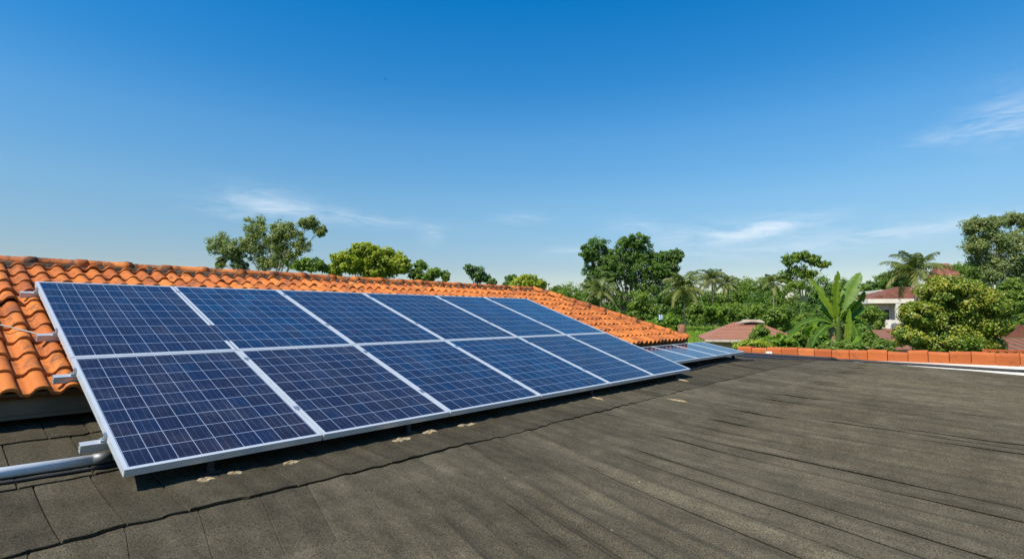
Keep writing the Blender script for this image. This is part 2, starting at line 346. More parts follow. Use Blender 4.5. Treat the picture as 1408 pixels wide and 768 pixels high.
def band(k):
    a, b = CL[k], CL[k+1]                 # a: upper line, b: lower line
    top, lowest = k < 4, k == 4
    step = (.27, .31, .29, .34)[k] if k < 4 else .5
    js = []; xj = -3.6+rs.uniform(0, .2)
    if k == 2: pre = [.25, .53, .782, 1.055, 1.35]
    elif k == 3: pre = [.42, .775, 1.10, 1.42]
    else: pre = []
    if pre: js = list(np.arange(-3.6, pre[0]-.2, .29))+pre; xj = pre[-1]+rs.uniform(.24, .34)
    while xj < 15.2 and k < 4:
        js.append(xj); xj += rs.uniform(.8, 1.2)*step
    js = np.array(js) if len(js) else np.array([-99.])
    gx = np.concatenate([np.arange(-3.6, 4, .03 if k < 4 else .035), np.arange(4, 15.21, .06)])
    if k < 4:
        gx = gx[np.min(np.abs(gx[:, None]-js[None]), axis=1) > .012]
        gx = np.concatenate([gx, js-.0065, js-.0035, js+.0035, js+.0065])
    else:
        dsr = np.min(np.abs(gx[:, None]-SR[None]), axis=1); gx = np.concatenate([gx[dsr > .022], SR+.03, SR+.06, SR+.1])
    gx = np.unique(np.round(gx, 5)); gx = gx[(gx > -3.61) & (gx < 15.21)]
    xo = np.zeros(len(gx)); zl = np.zeros(len(gx)); jr = np.clip(np.searchsorted(SR, gx)-1, 0, len(SR)-1)
    if not k < 4:
        d_ = gx-SR[jr]; zl = np.where(d_ > 0, .013*np.clip(1-d_/.13, 0, 1), 0)
        for q, (ox, oz) in enumerate(((.017, .0), (.017, .006), (-.003, .008), (-.003, .013))):
            gx = np.concatenate([gx, SR+q*1e-6]); xo = np.concatenate([xo, np.full(len(SR), ox)]); zl = np.concatenate([zl, np.full(len(SR), oz)]); jr = np.concatenate([jr, np.arange(len(SR))])
        o_ = np.argsort(gx, kind='stable'); gx, xo, zl, jr = gx[o_], xo[o_], zl[o_], jr[o_]
    rows = np.concatenate([[0], np.linspace(.0, 1, 9 if k < 4 else 2)[1:]]) if k < 4 else np.concatenate([np.linspace(0, .4, 70), np.linspace(.4, 1, 24)[1:]])
    tabid = np.searchsorted(js, gx)
    tint = np.modf(np.abs(np.sin(tabid*57.3+k*13.1)*4758.5))[0]*.5+(.42 if k == 3 else .0) if k < 4 else np.full(len(gx), .72)
    lift = .004+.012*np.modf(np.abs(np.sin(tabid*12.7+k*3.1)*917.5))[0]
    near = np.interp(gx, [0, 1.8, 4, 9, 15], [1, 1, .6, .42, .4])*((1, 1, 1, .02, 0)[k])+(np.interp(gx, [4, 7, 9], [0, .12, .25]) if k == 3 else 0)
    nearj = (.45 if k == 3 else 1)*np.interp(gx, [0, 1.0, 2.0, 3.0, 15], [1, 1, .45, .15, .08])
    groove = np.zeros(len(gx))
    if k < 4:
        dj = np.min(np.abs(gx[:, None]-js[None]), axis=1); groove = np.where(dj < .005, -.011, 0)*nearj
    ya, yb = cl_at(a, gx), cl_at(b, gx)
    if k > 0:                              # the part tucked up under the course above
        pass
    grid = []
    for t in rows:
        y = ya+(yb-ya)*t
        x = gx+fan(gx)*(3.18-y) if lowest else gx+fan(gx)*np.clip(3.18-y, 0, 9)*(1 if k == 3 else 0)
        if lowest: x = x+fan(gx)*(.72)*0
        z = roof_z(x, y)
        ribmix = np.interp(gx, [-4, 1.0, 2.5, 4, 15], [.25, .35, .7, 1, 1])
        z = z+rib_h(gx, y)*.044*ribmix*((.3+.7*np.clip((2.46-y)/.7, 0, 1)) if lowest else .3)
        if lowest: m_l = lip(jr, y)*np.clip((2.42-y)/.25, 0, 1)*np.interp(gx, [0, 2, 3.2, 6, 10], [.25, .5, 1, 1.25, 1.5]); z = z+zl*m_l
        z = z+(vnoise2(x*1.7, y*1.3, 21)-.5)*(.007 if k >= 3 else .014)+(vnoise2(x*6, y*5, 22)-.5)*.005
        z = z+groove
        if k < 4: z = z+(.013, .015, .021, .013)[k]*near*(t**1.5)*(.6+.4*np.clip(lift/.016, 0, 1))
        # a curled gap here and there under the course edge
        x = np.minimum(x+xo, far_edge(y))
        grid.append(roof.add(np.stack([x, y, z], 1)))
    nx = len(gx)
    for r in range(len(rows)-1):
        p, q = grid[r], grid[r+1]
        for i in range(nx-1): roof.face((p+i, q+i, q+i+1, p+i+1), (float(tint[i]), .5))
    if k < 4:                              # drop face of the course edge: recessed under so the edge throws a thin dark gap
        q = grid[-1]; V = np.array(roof.v[q:q+nx])
        cur = np.clip(near-(.05 if k == 3 else 0), 0, 2)*(.5+1.3*(vnoise(gx/.11, 40+k) > .52)*vnoise(gx/.3, 50+k))
        lo = V.copy(); lo[:, 1] += .012; lo[:, 2] -= (.012 if k < 3 else .003)+.030*cur
        lo2 = V.copy(); lo2[:, 1] -= .001; lo2[:, 2] -= .003*near
        e0 = roof.add(lo2); e = roof.add(lo)
        for i in range(nx-1): roof.face((q+i, e0+i, e0+i+1, q+i+1), (float(tint[i]), .5)); roof.face((e0+i, e+i, e+i+1, e0+i+1), (float(tint[i]), .5))
        # where the edge curls, the course beneath sinks away from it
    return
for k in range(5): band(k)
roof_o = roof.build('shingle_roof', M['shingle'], house, smooth=False)

# ---- tile roof
PIT, EXP = .165, .322
def tp(off, y):            # height of the plane lying off below the panel faces, at depth y
    return B0.z-off/CT+(y-B0.y)*math.tan(TH)
Y_EAVE, Y_RIDGE, X_RIDGE, X_EAVE = 4.945, 8.10, 9.85, 11.35
def hip_x(y): return X_EAVE+(X_RIDGE-X_EAVE)*(y-Y_EAVE)/(Y_RIDGE-Y_EAVE)
prof = []
for s in np.linspace(0, 1, 12):
    if s < .34: z = .006*(1-s/.34)**2
    else: q = (s-.67)/.325; z = .052*max(0, 1-abs(q)**2.4)**.62
    prof.append((s, z))
tiles = MB()
nrow = int((Y_RIDGE-Y_EAVE)/CT/EXP)+1
tr = np.random.default_rng(3)
for r in range(nrow):
    v0 = r*EXP
    for c in range(-22, 82):
        x0 = c*PIT+.06
        ym = Y_EAVE+(v0+EXP*.5)*CT
        if x0+PIT*.5 > hip_x(ym)+.03: continue
        jx, jv, jz, tw = tr.normal(0, .003), tr.normal(0, .007), tr.normal(0, .0025), tr.normal(0, .010)
        if tr.random() < .06: jz += .008; tw += tr.normal(0, .04)
        slip = .03 if (r == 6 and c in (2, 3)) else (.012 if tr.random() < .05 else 0)
        rnd = float(tr.random())
        L = min(EXP+.05, (Y_RIDGE-Y_EAVE)/CT-v0)
        ringsT = []
        for (vv, dz, shrink) in ((L, -.002, .96), (L*.5, .007, .98), (.012, .0225, 1.0), (.0, .0195, 1.0), (.004, -.004, .98)):
            row = []
            for s, z in prof:
                xx_ = x0+jx+PIT*1.03*(.5+(s-.5)*shrink)
                v = v0+vv+jv+tw*(s-.5)*.3
                zz = z*(shrink)+dz+jz+tw*(s-.5)*.15
                if vv < .1: zz += slip
                y = Y_EAVE+v*CT-zz*ST
                row.append((xx_, y, tp(.155, Y_EAVE+v*CT)+zz*CT))
            ringsT.append(tiles.add(row))
        m_ = len(prof)
        for i in range(len(ringsT)-1):
            for j in range(m_-1): tiles.face((ringsT[i]+j, ringsT[i+1]+j, ringsT[i+1]+j+1, ringsT[i]+j+1), (rnd, .5))
# closing surfaces: underlay, back slope and hip side
zr_ = tp(.17, Y_RIDGE); ze = tp(.17, Y_EAVE)
tiles.poly([(-3.6, Y_EAVE+.03, ze), (X_EAVE, Y_EAVE+.03, ze), (X_RIDGE, Y_RIDGE, zr_), (-3.6, Y_RIDGE, zr_)], (.2, .5))
tiles.poly([(-3.6, Y_RIDGE, zr_), (X_RIDGE, Y_RIDGE, zr_), (X_EAVE, 2*Y_RIDGE-Y_EAVE, ze), (-3.6, 2*Y_RIDGE-Y_EAVE, ze)], (.4, .5))
tiles.poly([(X_EAVE, Y_EAVE+.03, ze), (X_EAVE, 2*Y_RIDGE-Y_EAVE, ze), (X_RIDGE, Y_RIDGE, zr_)], (.4, .5))
tile_o = tiles.build('tile_roof', M['tile'], house)
tile_o.data.polygons.foreach_set('use_smooth', [True]*len(tile_o.data.polygons))
def caps(mb, A, B, step, r, up):
    A, B = Vector(A), Vector(B); d = (B-A).normalized(); L = (B-A).length; sd_ = d.cross(Vector((0, 0, 1))).normalized(); u = sd_.cross(d)
    k = 0; s = 0
    while s < L:
        ln = step*tr.uniform(.93, 1.07); e = min(s+ln, L); rnd = float(tr.random()); roll = tr.normal(0, .05); hz = tr.normal(0, .005)
        rr = []
        for (t, q) in ((s-.01, 1.0), (e-.10, .97), (e-.095, 1.13), (e-.045, 1.16), (e+.012, 1.12), (e+.014, .95)):
            rr.append(mb.add([A+d*t+sd_*math.cos(a+roll)*r*q*1.05+u*(math.sin(a+roll)*r*q*.95+hz) for a in np.linspace(-.25, math.pi+.25, 15)]))
        for i in range(len(rr)-1):
            for j in range(14): mb.face((rr[i]+j, rr[i]+j+1, rr[i+1]+j+1, rr[i+1]+j), (rnd, .5))
        s = e
rc = MB(); zc = tp(.155, Y_RIDGE)+.046
caps(rc, (-3.6, Y_RIDGE, zc), (X_RIDGE+.06, Y_RIDGE, zc), .47, .068, 0)
caps(rc, (X_RIDGE+.02, Y_RIDGE-.02, zc+.015), (X_EAVE, Y_EAVE+.02, tp(.155, Y_EAVE)+.06), .36, .075, 0)
caps(rc, (X_EAVE, 2*Y_RIDGE-Y_EAVE, ze+.05), (X_RIDGE, Y_RIDGE+.05, zc), .36, .075, 0)
rk = rc.build('ridge_capping', M['ridge'], tile_o, smooth=True)
mo = MB()
def mortar(A, B, r, n):
    A, B = Vector(A), Vector(B); d = (B-A); sd_ = d.normalized().cross(Vector((0, 0, 1))).normalized(); pr = None
    for i in range(n+1):
        p = A+d*(i/n); h = r*(1+.25*(tr.random()-.5)); w = r*(1.7+.5*(tr.random()-.5))
        q = mo.add([p+sd_*w+Vector((0, 0, -.055)), p+sd_*w*.82+Vector((0, 0, -.005+.02*tr.random())), p+Vector((0, 0, h*.7)), p-sd_*w*.82+Vector((0, 0, -.005+.02*tr.random())), p-sd_*w+Vector((0, 0, -.055))])
        if pr is not None:
            for j in range(4): mo.face((pr+j, q+j, q+j+1, pr+j+1))
        pr = q
mortar((-3.6, Y_RIDGE, zc-.02), (X_RIDGE, Y_RIDGE, zc-.02), .068, 150)
mortar((X_RIDGE, Y_RIDGE, zc-.03), (X_EAVE, Y_EAVE+.03, tp(.155, Y_EAVE)+.02), .062, 50)
mo.build('ridge_mortar', M['mortar'], tile_o)
fa = MB()
fa.box(-3.6, X_EAVE-.05, Y_EAVE+.075, Y_EAVE+.10, -.705, tp(.165, Y_EAVE+.09))
fa.box(-3.6, X_EAVE-.05, Y_EAVE+.060, Y_EAVE+.0748, -.712, -.690)
fa.build('fascia', M['fascia'], house)
wb = MB()
wb.box(-3.5, X_EAVE-.3, Y_EAVE+.32, 2*Y_RIDGE-Y_EAVE-.3, -CZ, -.62)
wb.box(-3.4, 13.8, -6.8, Y_EAVE+.31, -CZ, -1.6)
wb.build('wall', M['wall'], house)
# white ledge beyond the shingles, with its black edge strip
lg = MB(); es = MB(); hose = []
ys_ = np.linspace(-7, 6.2, 90)
def inner(y): return float(far_edge(y)) if y < 2.9 else 15.2
def zin(y): return float(roof_z(float(far_edge(y)), y))+(.004 if y < 2.9 else 0)
def zout(y): return float(np.interp(y, [-7, -.4, 2.2, 6.5], [-1.04, -1.056, -1.085, -1.09]))
for a, b in zip(ys_[:-1], ys_[1:]):
    lg.poly([(inner(a)-.01, a, zin(a)), (15.46, a, zout(a)), (15.46, b, zout(b)), (inner(b)-.01, b, zin(b))])
    xi = lambda y: float(np.interp(y, [2.6, 4.2], [15.1, 14.0]))
    if a > 2.6: es.poly([(xi(a), a, zin(a)+.004), (15.25, a, zin(a)+.006), (15.25, b, zin(b)+.006), (xi(b), b, zin(b)+.004)])
lg.build('ledge', M['white'], house)
for y_ in np.linspace(5.6, -.47, 40):
    t_ = np.interp(y_, [-.47, 1.2, 2.6, 6], [.42, .36, .12, .1]); hose.append((inner(y_)*(1-t_)+15.46*t_, y_, zin(y_)*(1-t_)+zout(y_)*t_+.024))
es.tube(hose, .032, 10); h_ = hose[-1]; es.tube([h_, (h_[0], h_[1]-.012, h_[2]-.05)], .036, 10)
es.build('edge_strip', M['black'], house, smooth=True)

# ---- parapet of terracotta blocks
par = thing('parapet_wall', 'low wall of glossy orange terracotta blocks along the far edge of the shingle roof', 'wall', (15.45, -2, CZ-1.4))
core = MB(); core.box(.06, .26, -6, 7.3, -4.0, .35); core.build('wall_core', M['concrete'], par)
bl = MB(); y = 7.32
while y > -6:
    w = tr.uniform(.36, .40); top = 1.4+float(np.interp(y-.2, [-6, -.4, 2.5, 5.2, 7], [-.72, -.776, -.815, -.868, -.89]))+tr.normal(0, .012); rnd = float(tr.random()); xo = tr.normal(0, .006); tl = tr.normal(0, .012)
    cr_ = [(-.005+xo, .26), (-.02+xo, .30), (-.03+xo, top-.055), (-.022+xo, top-.02), (.01+xo, top), (.30+xo, top-.005), (.33+xo, top-.04), (.33+xo, .26)]
    y1, y0 = y-.006, y-w+.006
    fa_ = bl.add([(a, y1, b) for a, b in cr_]); fb = bl.add([(a, y0, b+tl) for a, b in cr_]); m_ = len(cr_)
    for i in range(m_): bl.face((fa_+i, fa_+(i+1) % m_, fb+(i+1) % m_, fb+i), (rnd, .5))
    bl.face([fa_+i for i in range(m_)][::-1], (rnd, .5)); bl.face([fb+i for i in range(m_)], (rnd, .5))
    y -= w
bl.build('coping', M['block'], par)
lb = MB(); lb.box(-.055, -.034, 6.42, 6.58, .32, .43); lb.build('mortar_patch', M['greyblock'], par)

# ------------------------------------------------------------------ solar panels
def bars(mb, x0, x1, y0, y1, out):
    """one frame member with two grooves on its sides"""
    for (za, zb, ins) in ((-.012, 0, 0), (-.016, -.012, .003), (-.028, -.016, 0), (-.032, -.028, .003), (-.045, -.032, 0)):
        ax = ins if out == 'x' else 0; ay = ins if out == 'y' else 0
        mb.box(x0+ax, x1-ax, y0+ay, y1-ay, za, zb)
def panel(label, w, L, loc, rot, group, nu, nv, skip_right=None, skip_left=None, fw=.023, reach=(0, 0)):
    t = thing('solar_panel', label, 'solar panel', (loc[0], loc[1], loc[2]+CZ), group, rot)
    fr = MB()
    def side(x0, x1, skip):
        if skip is None: bars(fr, x0, x1, 0, L, 'x')
        else:
            bars(fr, x0, x1, 0, skip[0], 'x'); bars(fr, x0, x1, skip[1], L, 'x')
    side(0, fw, skip_left); side(w-fw, w, skip_right)
    bars(fr, fw, w-fw, 0, fw, 'y'); bars(fr, fw, w-fw, L-fw, L, 'y')
    fr.build('frame', M['alu'], t)
    gl = MB(); a, b = fw-.002, w-fw+.002
    u0, u1 = -.06, nu+.06
    if reach[1]: b = w+reach[1]; u1 = nu+.06+.75*1.0
    if reach[0]: a = -reach[0]; u0 = -.06-.25
    if reach[1]: u1 = nu+(reach[1]+fw)/((w-2*fw)/nu)
    if reach[0]: u0 = -(reach[0]+fw)/((w-2*fw)/nu)
    gl.poly([(a, fw-.002, -.004), (b, fw-.002, -.004), (b, L-fw+.002, -.004), (a, L-fw+.002, -.004)], [(u0, -.05), (u1, -.05), (u1, nv+.05), (u0, nv+.05)])
    gl.build('cell_sheet', M['cells'], t)
    bk = MB(); bk.poly([(fw, fw, -.012), (fw, L-fw, -.012), (w-fw, L-fw, -.012), (w-fw, fw, -.012)]); bk.build('backsheet', M['backsheet'], t)
    return t
GAP = .012
rot = (TH, 0, 0)
def onplane(u, v, off=0): return Vector((B0.x+u, B0.y+v*CT+off*ST, B0.z+v*ST-off*CT))
ordn = ['first', 'second', 'third', 'fourth', 'fifth', 'last']
low_l = ['solar panel at the near lower corner, above the grey pipe end', 'lower row solar panel directly below the broken frame strip', 'lower row solar panel third from the grey pipe',
         'lower row solar panel fourth from the grey pipe', 'lower row solar panel fifth from the grey pipe', 'lower row solar panel at the far end, beside the small array']
up_l = ['upper row solar panel beside the bare orange tiles, sharing cells across its broken edge', 'upper row solar panel whose frame toward the tiles is broken off midway', 'upper row solar panel third from the rail ends',
        'upper row solar panel fourth from the rail ends', 'upper row solar panel fifth from the rail ends', 'upper row solar panel at the far end under the ridge corner']
for r in range(2):
    for c in range(6):
        u0, u1 = US[c]+(GAP/2 if c else 0), US[c+1]-(GAP/2 if c < 5 else 0)
        v0, v1 = VS[r]+(GAP/2 if r else 0), VS[r+1]-(GAP/2 if not r else 0)
        kw = {}
        if r == 1 and c == 0: kw = dict(skip_right=(.235, .66), reach=(0, GAP/2))
        if r == 1 and c == 1: kw = dict(skip_left=(.215, .655), reach=(GAP/2, 0))
        panel((low_l, up_l)[r][c], u1-u0, v1-v0, onplane(u0, v0), rot, 'solar panels of the large array', 9, 9, **kw)
# rails across the slope with clamps
rl = ['aluminium mounting rail nearest the ridge, its end poking past the panel edge', 'aluminium mounting rail sticking out beside the orange tiles under the upper panel row',
      'aluminium mounting rail ending just above the tile eave', 'lowest aluminium mounting rail, its end above the grey pipe']
for i, v in enumerate((3.385, 2.25, 1.42, .43)):
    p = onplane(-.125, v, .046); t = thing('mounting_rail', rl[i], 'rail', (p.x, p.y, p.z+CZ), 'mounting rails under the panels', rot)
    mb = MB(); L = 7.5+.16
    mb.box(0, L, -.024, .024, -.008, -.001); mb.box(0, L, -.024, -.019, -.052, -.0082); mb.box(0, L, .019, .024, -.052, -.0082); mb.box(0, L, -.0188, .0188, -.052, -.047); mb.box(0, L, -.0188, .0188, -.027, -.024)
    mb.build('rail_profile', M['railalu'], t)
    cb = MB(); cb.box(.095, .1235, -.018, .018, 0, .012); cb.box(.112, .1236, -.016, .016, .0122, .047); cb.tube([(.104, 0, .012), (.104, 0, .022)], .006, 6); cb.build('end_clamp', M['galv'], t)
    for u in US[1:-1]:
        if i == 1 and u < 1.5: continue
        mc = MB(); mc.box(.125+u-.022, .125+u+.022, -.025, .025, .0462, .0500); mc.build('mid_clamp', M['galv'], t)
# feet on the shingles and their worn patches
fl = ['black mounting foot under the nearest panel, between two beige patches', 'black mounting foot with beige patches under the second lower panel', 'black mounting foot on a long tan smear under the fourth panel', 'black mounting foot under the far end of the large array']
def blob(mb, cx_, cy_, rx, ry, ang, n=18, up=.004, seed=0):
    q = np.random.default_rng(seed); pts = []
    for k in range(n):
        a = 2*math.pi*k/n; rr = q.uniform(.72, 1.08); s = max(abs(math.cos(a)), abs(math.sin(a)))**.55
        x, y = rx*rr*math.cos(a)/s, ry*rr*math.sin(a)/s
        X, Y = cx_+x*math.cos(ang)-y*math.sin(ang), cy_+x*math.sin(ang)+y*math.cos(ang); pts.append((X, Y))
    return pts
def patch(mb, cx_, cy_, rx, ry, ang, seed):
    """a crumbling low lump of old mortar"""
    q = np.random.default_rng(seed+9); n = 22; hit = lambda X, Y: ray_roof(X, Y); rr = []
    outer = blob(mb, cx_, cy_, rx, ry, ang, n=n, seed=seed)
    outer = [(cx_+(x-cx_)*q.uniform(.72, 1.12), cy_+(y-cy_)*q.uniform(.72, 1.12)) for x, y in outer]
    for f, h in ((1.0, -.002), (.92, .006), (.55, .010), (.2, .012)):
        rr.append(mb.add([(cx_+(x-cx_)*f, cy_+(y-cy_)*f, hit(cx_+(x-cx_)*f, cy_+(y-cy_)*f)+h*q.uniform(.5, 1.3)) for x, y in outer]))
    for a, b in zip(rr[:-1], rr[1:]):
        for k in range(n): mb.face((a+k, a+(k+1) % n, b+(k+1) % n, b+k))
    mb.face([rr[-1]+k for k in range(n)])
from mathutils.bvhtree import BVHTree
_bvh = BVHTree.FromPolygons([Vector(v) for v in roof.v], roof.f)
def ray_roof(X, Y):
    h = _bvh.ray_cast(Vector((X, Y, 3)), Vector((0, 0, -1)))
    return h[0].z if h[0] else float(roof_z(X, Y))
feet = [(1.335, 3.70), (2.86, 3.685), (5.63, 3.69), (8.02, 3.71)]
for i, (fx, fy) in enumerate(feet):
    fz = ray_roof(fx, fy); t = thing('roof_bracket', fl[i], 'foot', (fx, fy, CZ+fz), 'mounting feet on the shingles')
    mb = MB(); ztop = tp(.05, fy)-fz
    mb.tube([(0, .0, -.005), (0, .01, .02), (.004, .02, .05), (.0, .035, ztop+.0)], [.034, .022, .026, .02], 9); mb.build('post', M['black'], t, smooth=True)
    m2 = MB(); m2.box(-.045, .05, -.035, .045, -.003, .010); m2.build('base_plate', M['black'], t)
pl = ['beige worn patch beside the nearest mounting foot, on its near side', 'small beige patch just beyond the nearest mounting foot', 'round beige patch lying alone under the first panel edge',
      'beige patch at the second mounting foot, on its near side', 'beige patch just beyond the second mounting foot', 'pale patch lying alone under the second panel edge', 'tan smear trailing from the third mounting foot', 'tan smear at the mounting foot of the far array end', 'faint tan streak on the felt below the panels']
pc = [(1.27, 3.585, .055, .034, .1), (1.44, 3.60, .045, .032, -.2), (1.80, 3.585, .06, .032, .0), (2.70, 3.56, .10, .042, .0), (3.02, 3.59, .08, .034, .0), (3.44, 3.59, .12, .030, .05),
      (5.55, 3.58, .04, .11, .05), (7.95, 3.60, .06, .12, .1), (6.4, 2.95, .014, .13, .05)]
for i, a in enumerate(pc):
    mb = MB(); patch(mb, *a, seed=30+i)
    cx0 = Vector((a[0], a[1], ray_roof(a[0], a[1])))
    mb.v = [tuple(Vector(v)-cx0) for v in mb.v]
    o = mb.build('worn_patch', M['patch'], loc=(cx0.x, cx0.y, cx0.z+CZ)); tag(o, pl[i], 'patch', 'worn patches on the shingles')
# conduit pipe
cp = thing('conduit_pipe', 'grey plastic pipe running under the near panel corner above the shingles', 'pipe', (.9, 4.2, CZ-.82))
mb = MB(); A = Vector((-.9, 4.229, -.867))-Vector((.9, 4.2, -.82)); Bp = Vector((.93, 4.13, -.880))-Vector((.9, 4.2, -.82)); Ce = Vector((2.6, 4.04, -.885))-Vector((.9, 4.2, -.82))
mb.tube([A, A.lerp(Bp, .5), Bp.lerp(A, .015)], .032, 16); mb.build('pipe_run', M['pvc'], cp, smooth=True)
mb = MB(); mb.tube([Bp.lerp(A, .02), Bp, Ce], .026, 14); mb.build('inner_pipe', M['pvc'], cp, smooth=True)
mb = MB(); mb.tube([Bp.lerp(A, .062), Bp.lerp(A, .012)], .037, 16); mb.build('coupling', M['coupling'], cp, smooth=True)
# black cables lying on the shingles below the pipe
mb = MB(); xs = np.linspace(-1.6, 1.6, 24); mb.tube([(x, 4.065+.010*math.sin(x*5)-.02*x, ray_roof(x, 4.065-.02*x)+.011) for x in xs], .010, 7)
tag(mb.build('cable', M['black'], loc=(0, 0, CZ), smooth=True), 'black cable lying on the shingles below the grey pipe', 'cable')
mb = MB(); cpts = [(-.6, 6.55, .03), (.15, 6.38, .035), (.52, 6.1, -.02), (.72, 5.9, -.075), (.80, 5.80, -.09)]
mb.tube([(x, y, tp(.078, y)) for x, y, z in cpts], .006, 6)
tag(mb.build('cable', M['cable'], loc=(0, 0, CZ), smooth=True), 'thin pale cable slung over the orange tiles toward a rail end', 'cable')

# ---- small far array
T2 = R(10.84); B2 = Vector((8.42, 3.96, -.775)); L2 = .94
u2 = [0, 1.09, 1.96, 2.73, 3.48]
nl = ['small array panel half hidden behind the large array end', 'small array panel second from the large array', 'small array panel second from the parapet end', 'small array panel at the end nearest the parapet']
for c in range(4):
    panel(nl[c], u2[c+1]-u2[c]-.01, L2, (B2.x+u2[c], B2.y, B2.z), (T2, 0, 0), 'solar panels of the small array', 6, 6, fw=.02)
for k, vv in enumerate((.2, .72)):
    t = thing('mounting_rail', ('mounting rail under the low edge of the small far array', 'mounting rail under the high edge of the small far array')[k], 'rail', (B2.x, B2.y+vv*math.cos(T2), CZ+B2.z+vv*math.sin(T2)), 'mounting rails under the panels', (T2, 0, 0))
    mb = MB(); mb.box(0, 3.44, -.02, .02, -.09, -.046); mb.build('rail_profile', M['railalu'], t)
for k, x in enumerate((9.8, 11.7)):
    fz = ray_roof(x, 4.12); t = thing('roof_bracket', ('mounting foot under the middle of the small array', 'mounting foot under the parapet end of the small array')[k], 'foot', (x, 4.12, CZ+fz), 'mounting feet on the shingles')
    mb = MB(); mb.tube([(0, 0, -.005), (0, .03, B2.z-.06-fz)], [.04, .025], 9); mb.build('post', M['black'], t)
    m2 = MB(); m2.box(-.06, .06, -.05, .05, -.003, .01); m2.build('base_plate', M['black'], t)
mb = MB(); xs = np.linspace(8.6, 12.3, 20); mb.tube([(x, 3.93+.05*math.sin(x*1.3), ray_roof(x, 3.93+.05*math.sin(x*1.3))+.016) for x in xs], .016, 7)
tag(mb.build('cable', M['black'], loc=(0, 0, CZ), smooth=True), 'black cable running under the low edge of the small array', 'cable')

# ------------------------------------------------------------------ plants
def unit(a): return a/np.maximum(np.linalg.norm(a, axis=1, keepdims=True), 1e-9)
def leaf_quads(P, Nn, size, asp, rg, droop=0):
    k = len(P); nrm = unit(Nn+rg.normal(0, .6, (k, 3))); t = rg.normal(0, 1, (k, 3)); t[:, 2] -= droop; t = unit(t-nrm*np.sum(t*nrm, axis=1, keepdims=True)); b = np.cross(nrm, t)
    s = (size*rg.uniform(.6, 1.35, k))[:, None]
    V = np.stack([P-t*s*.5, P+b*s*asp*.5+t*s*.05+nrm*s*.08, P+t*s*.5, P-b*s*asp*.5+t*s*.05+nrm*s*.08], 1)
    return V.reshape(-1, 3)
def crown_pts(lobes, nsub, nleaf, rg, shell=.55, clump=.30, flat=.8):
    P, N, Uv = [], [], []
    for c, r in lobes:
        c = np.array(c); r = np.array(r)
        for s in range(nsub):
            d = unit(rg.normal(0, 1, (1, 3)))[0]; d[2] = d[2]*.9+.1
            q = c+d*r*(shell+(1-shell)*rg.random()**.7)*.86
            m_ = max(4, int(nleaf*rg.uniform(.5, 1.5))); cr2 = clump*rg.uniform(.6, 1.25)*np.mean(r)
            off = unit(rg.normal(0, 1, (m_, 3)))*(rg.random((m_, 1))**.45)*cr2; off[:, 2] *= flat
            P.append(q+off); N.append(unit(off)*.9+d*.35+np.array([0, 0, .45])); Uv.append(np.clip(rg.normal(rg.uniform(.2, .8), .16, m_), 0, 1))
    return np.concatenate(P), np.concatenate(N), np.concatenate(Uv)
def tree(name, label, cat, D, lobes_px, leafmat, nsub=14, nleaf=40, size=.3, asp=.5, barkmat='bark', base=None, group=None, trunk_r=.22, shell=.5, clump=.32, seed=0, droop=0, limb=True, depth=.8):
    rg = np.random.default_rng(seed+100)
    s = D/FPX; lobes = []
    for (px, py, rx, ry) in lobes_px:
        p = at(px, py, D+rg.uniform(-1, 1)*.35*rx*s); lobes.append((np.array(p), np.array([rx*s, rx*s*depth, ry*s])))
    mx_ = float(np.mean([l[0][0] for l in lobes])); my_ = float(np.mean([l[0][1] for l in lobes]))
    if base is not None: b = at(base, 433, D); mx_, my_ = b.x, b.y
    t = thing(name, label, cat, (mx_, my_, 0), group)
    O = np.array([mx_, my_, 0])
    # ellipsoid axes lie along view right / depth / up
    RTn, F0n = np.array(RT), np.array(F0)
    nsub = int(nsub*1.7); clump = clump*1.12
    P, N, U = crown_pts([((0, 0, 0), l[1]) for l in lobes][:0] or [(np.array([l[0]@RTn, l[0]@F0n, l[0][2]]), l[1]) for l in lobes], nsub, nleaf, rg, shell, clump)
    toW = lambda A: A[:, :1]*RTn+A[:, 1:2]*F0n+A[:, 2:]*np.array([0, 0, 1.])
    V = leaf_quads(toW(P)-O, toW(N), size, asp, rg, droop)
    np_mesh('crown', V, 4, np.stack([U, U], 1), M[leafmat], t)
    tk = MB(); zmin = min(l[0][2]-l[1][2] for l in lobes); zc_ = np.mean([l[0][2] for l in lobes]); fork = Vector((0, 0, max(.5, zmin*.55+zc_*.1)))
    tk.tube([(0, 0, -.2), Vector((rg.normal(0, .15), rg.normal(0, .15), fork.z*.5)), fork], [trunk_r*1.3, trunk_r, trunk_r*.8], 8)
    if limb:
        for l in lobes:
            e = Vector(l[0]-O); m1 = fork.lerp(e, .5)+Vector((rg.normal(0, .3), rg.normal(0, .3), .15*(e-fork).length))*.6
            tk.tube([fork-Vector((0, 0, .1)), m1, e], [trunk_r*.6, trunk_r*.38, trunk_r*.15], 6)
            for k in range(3):
                d = Vector(l[1])*.75; f = e+Vector((rg.uniform(-1, 1)*d.x, rg.uniform(-1, 1)*d.x, rg.uniform(-.1, 1)*d.z)); tk.tube([m1.lerp(e, .6), m1.lerp(e, .6).lerp(f, .5)+Vector((0, 0, .05*d.z)), f], [trunk_r*.22, trunk_r*.14, trunk_r*.05], 5)
    tk.build('trunk', M[barkmat], t, smooth=True)
    return t
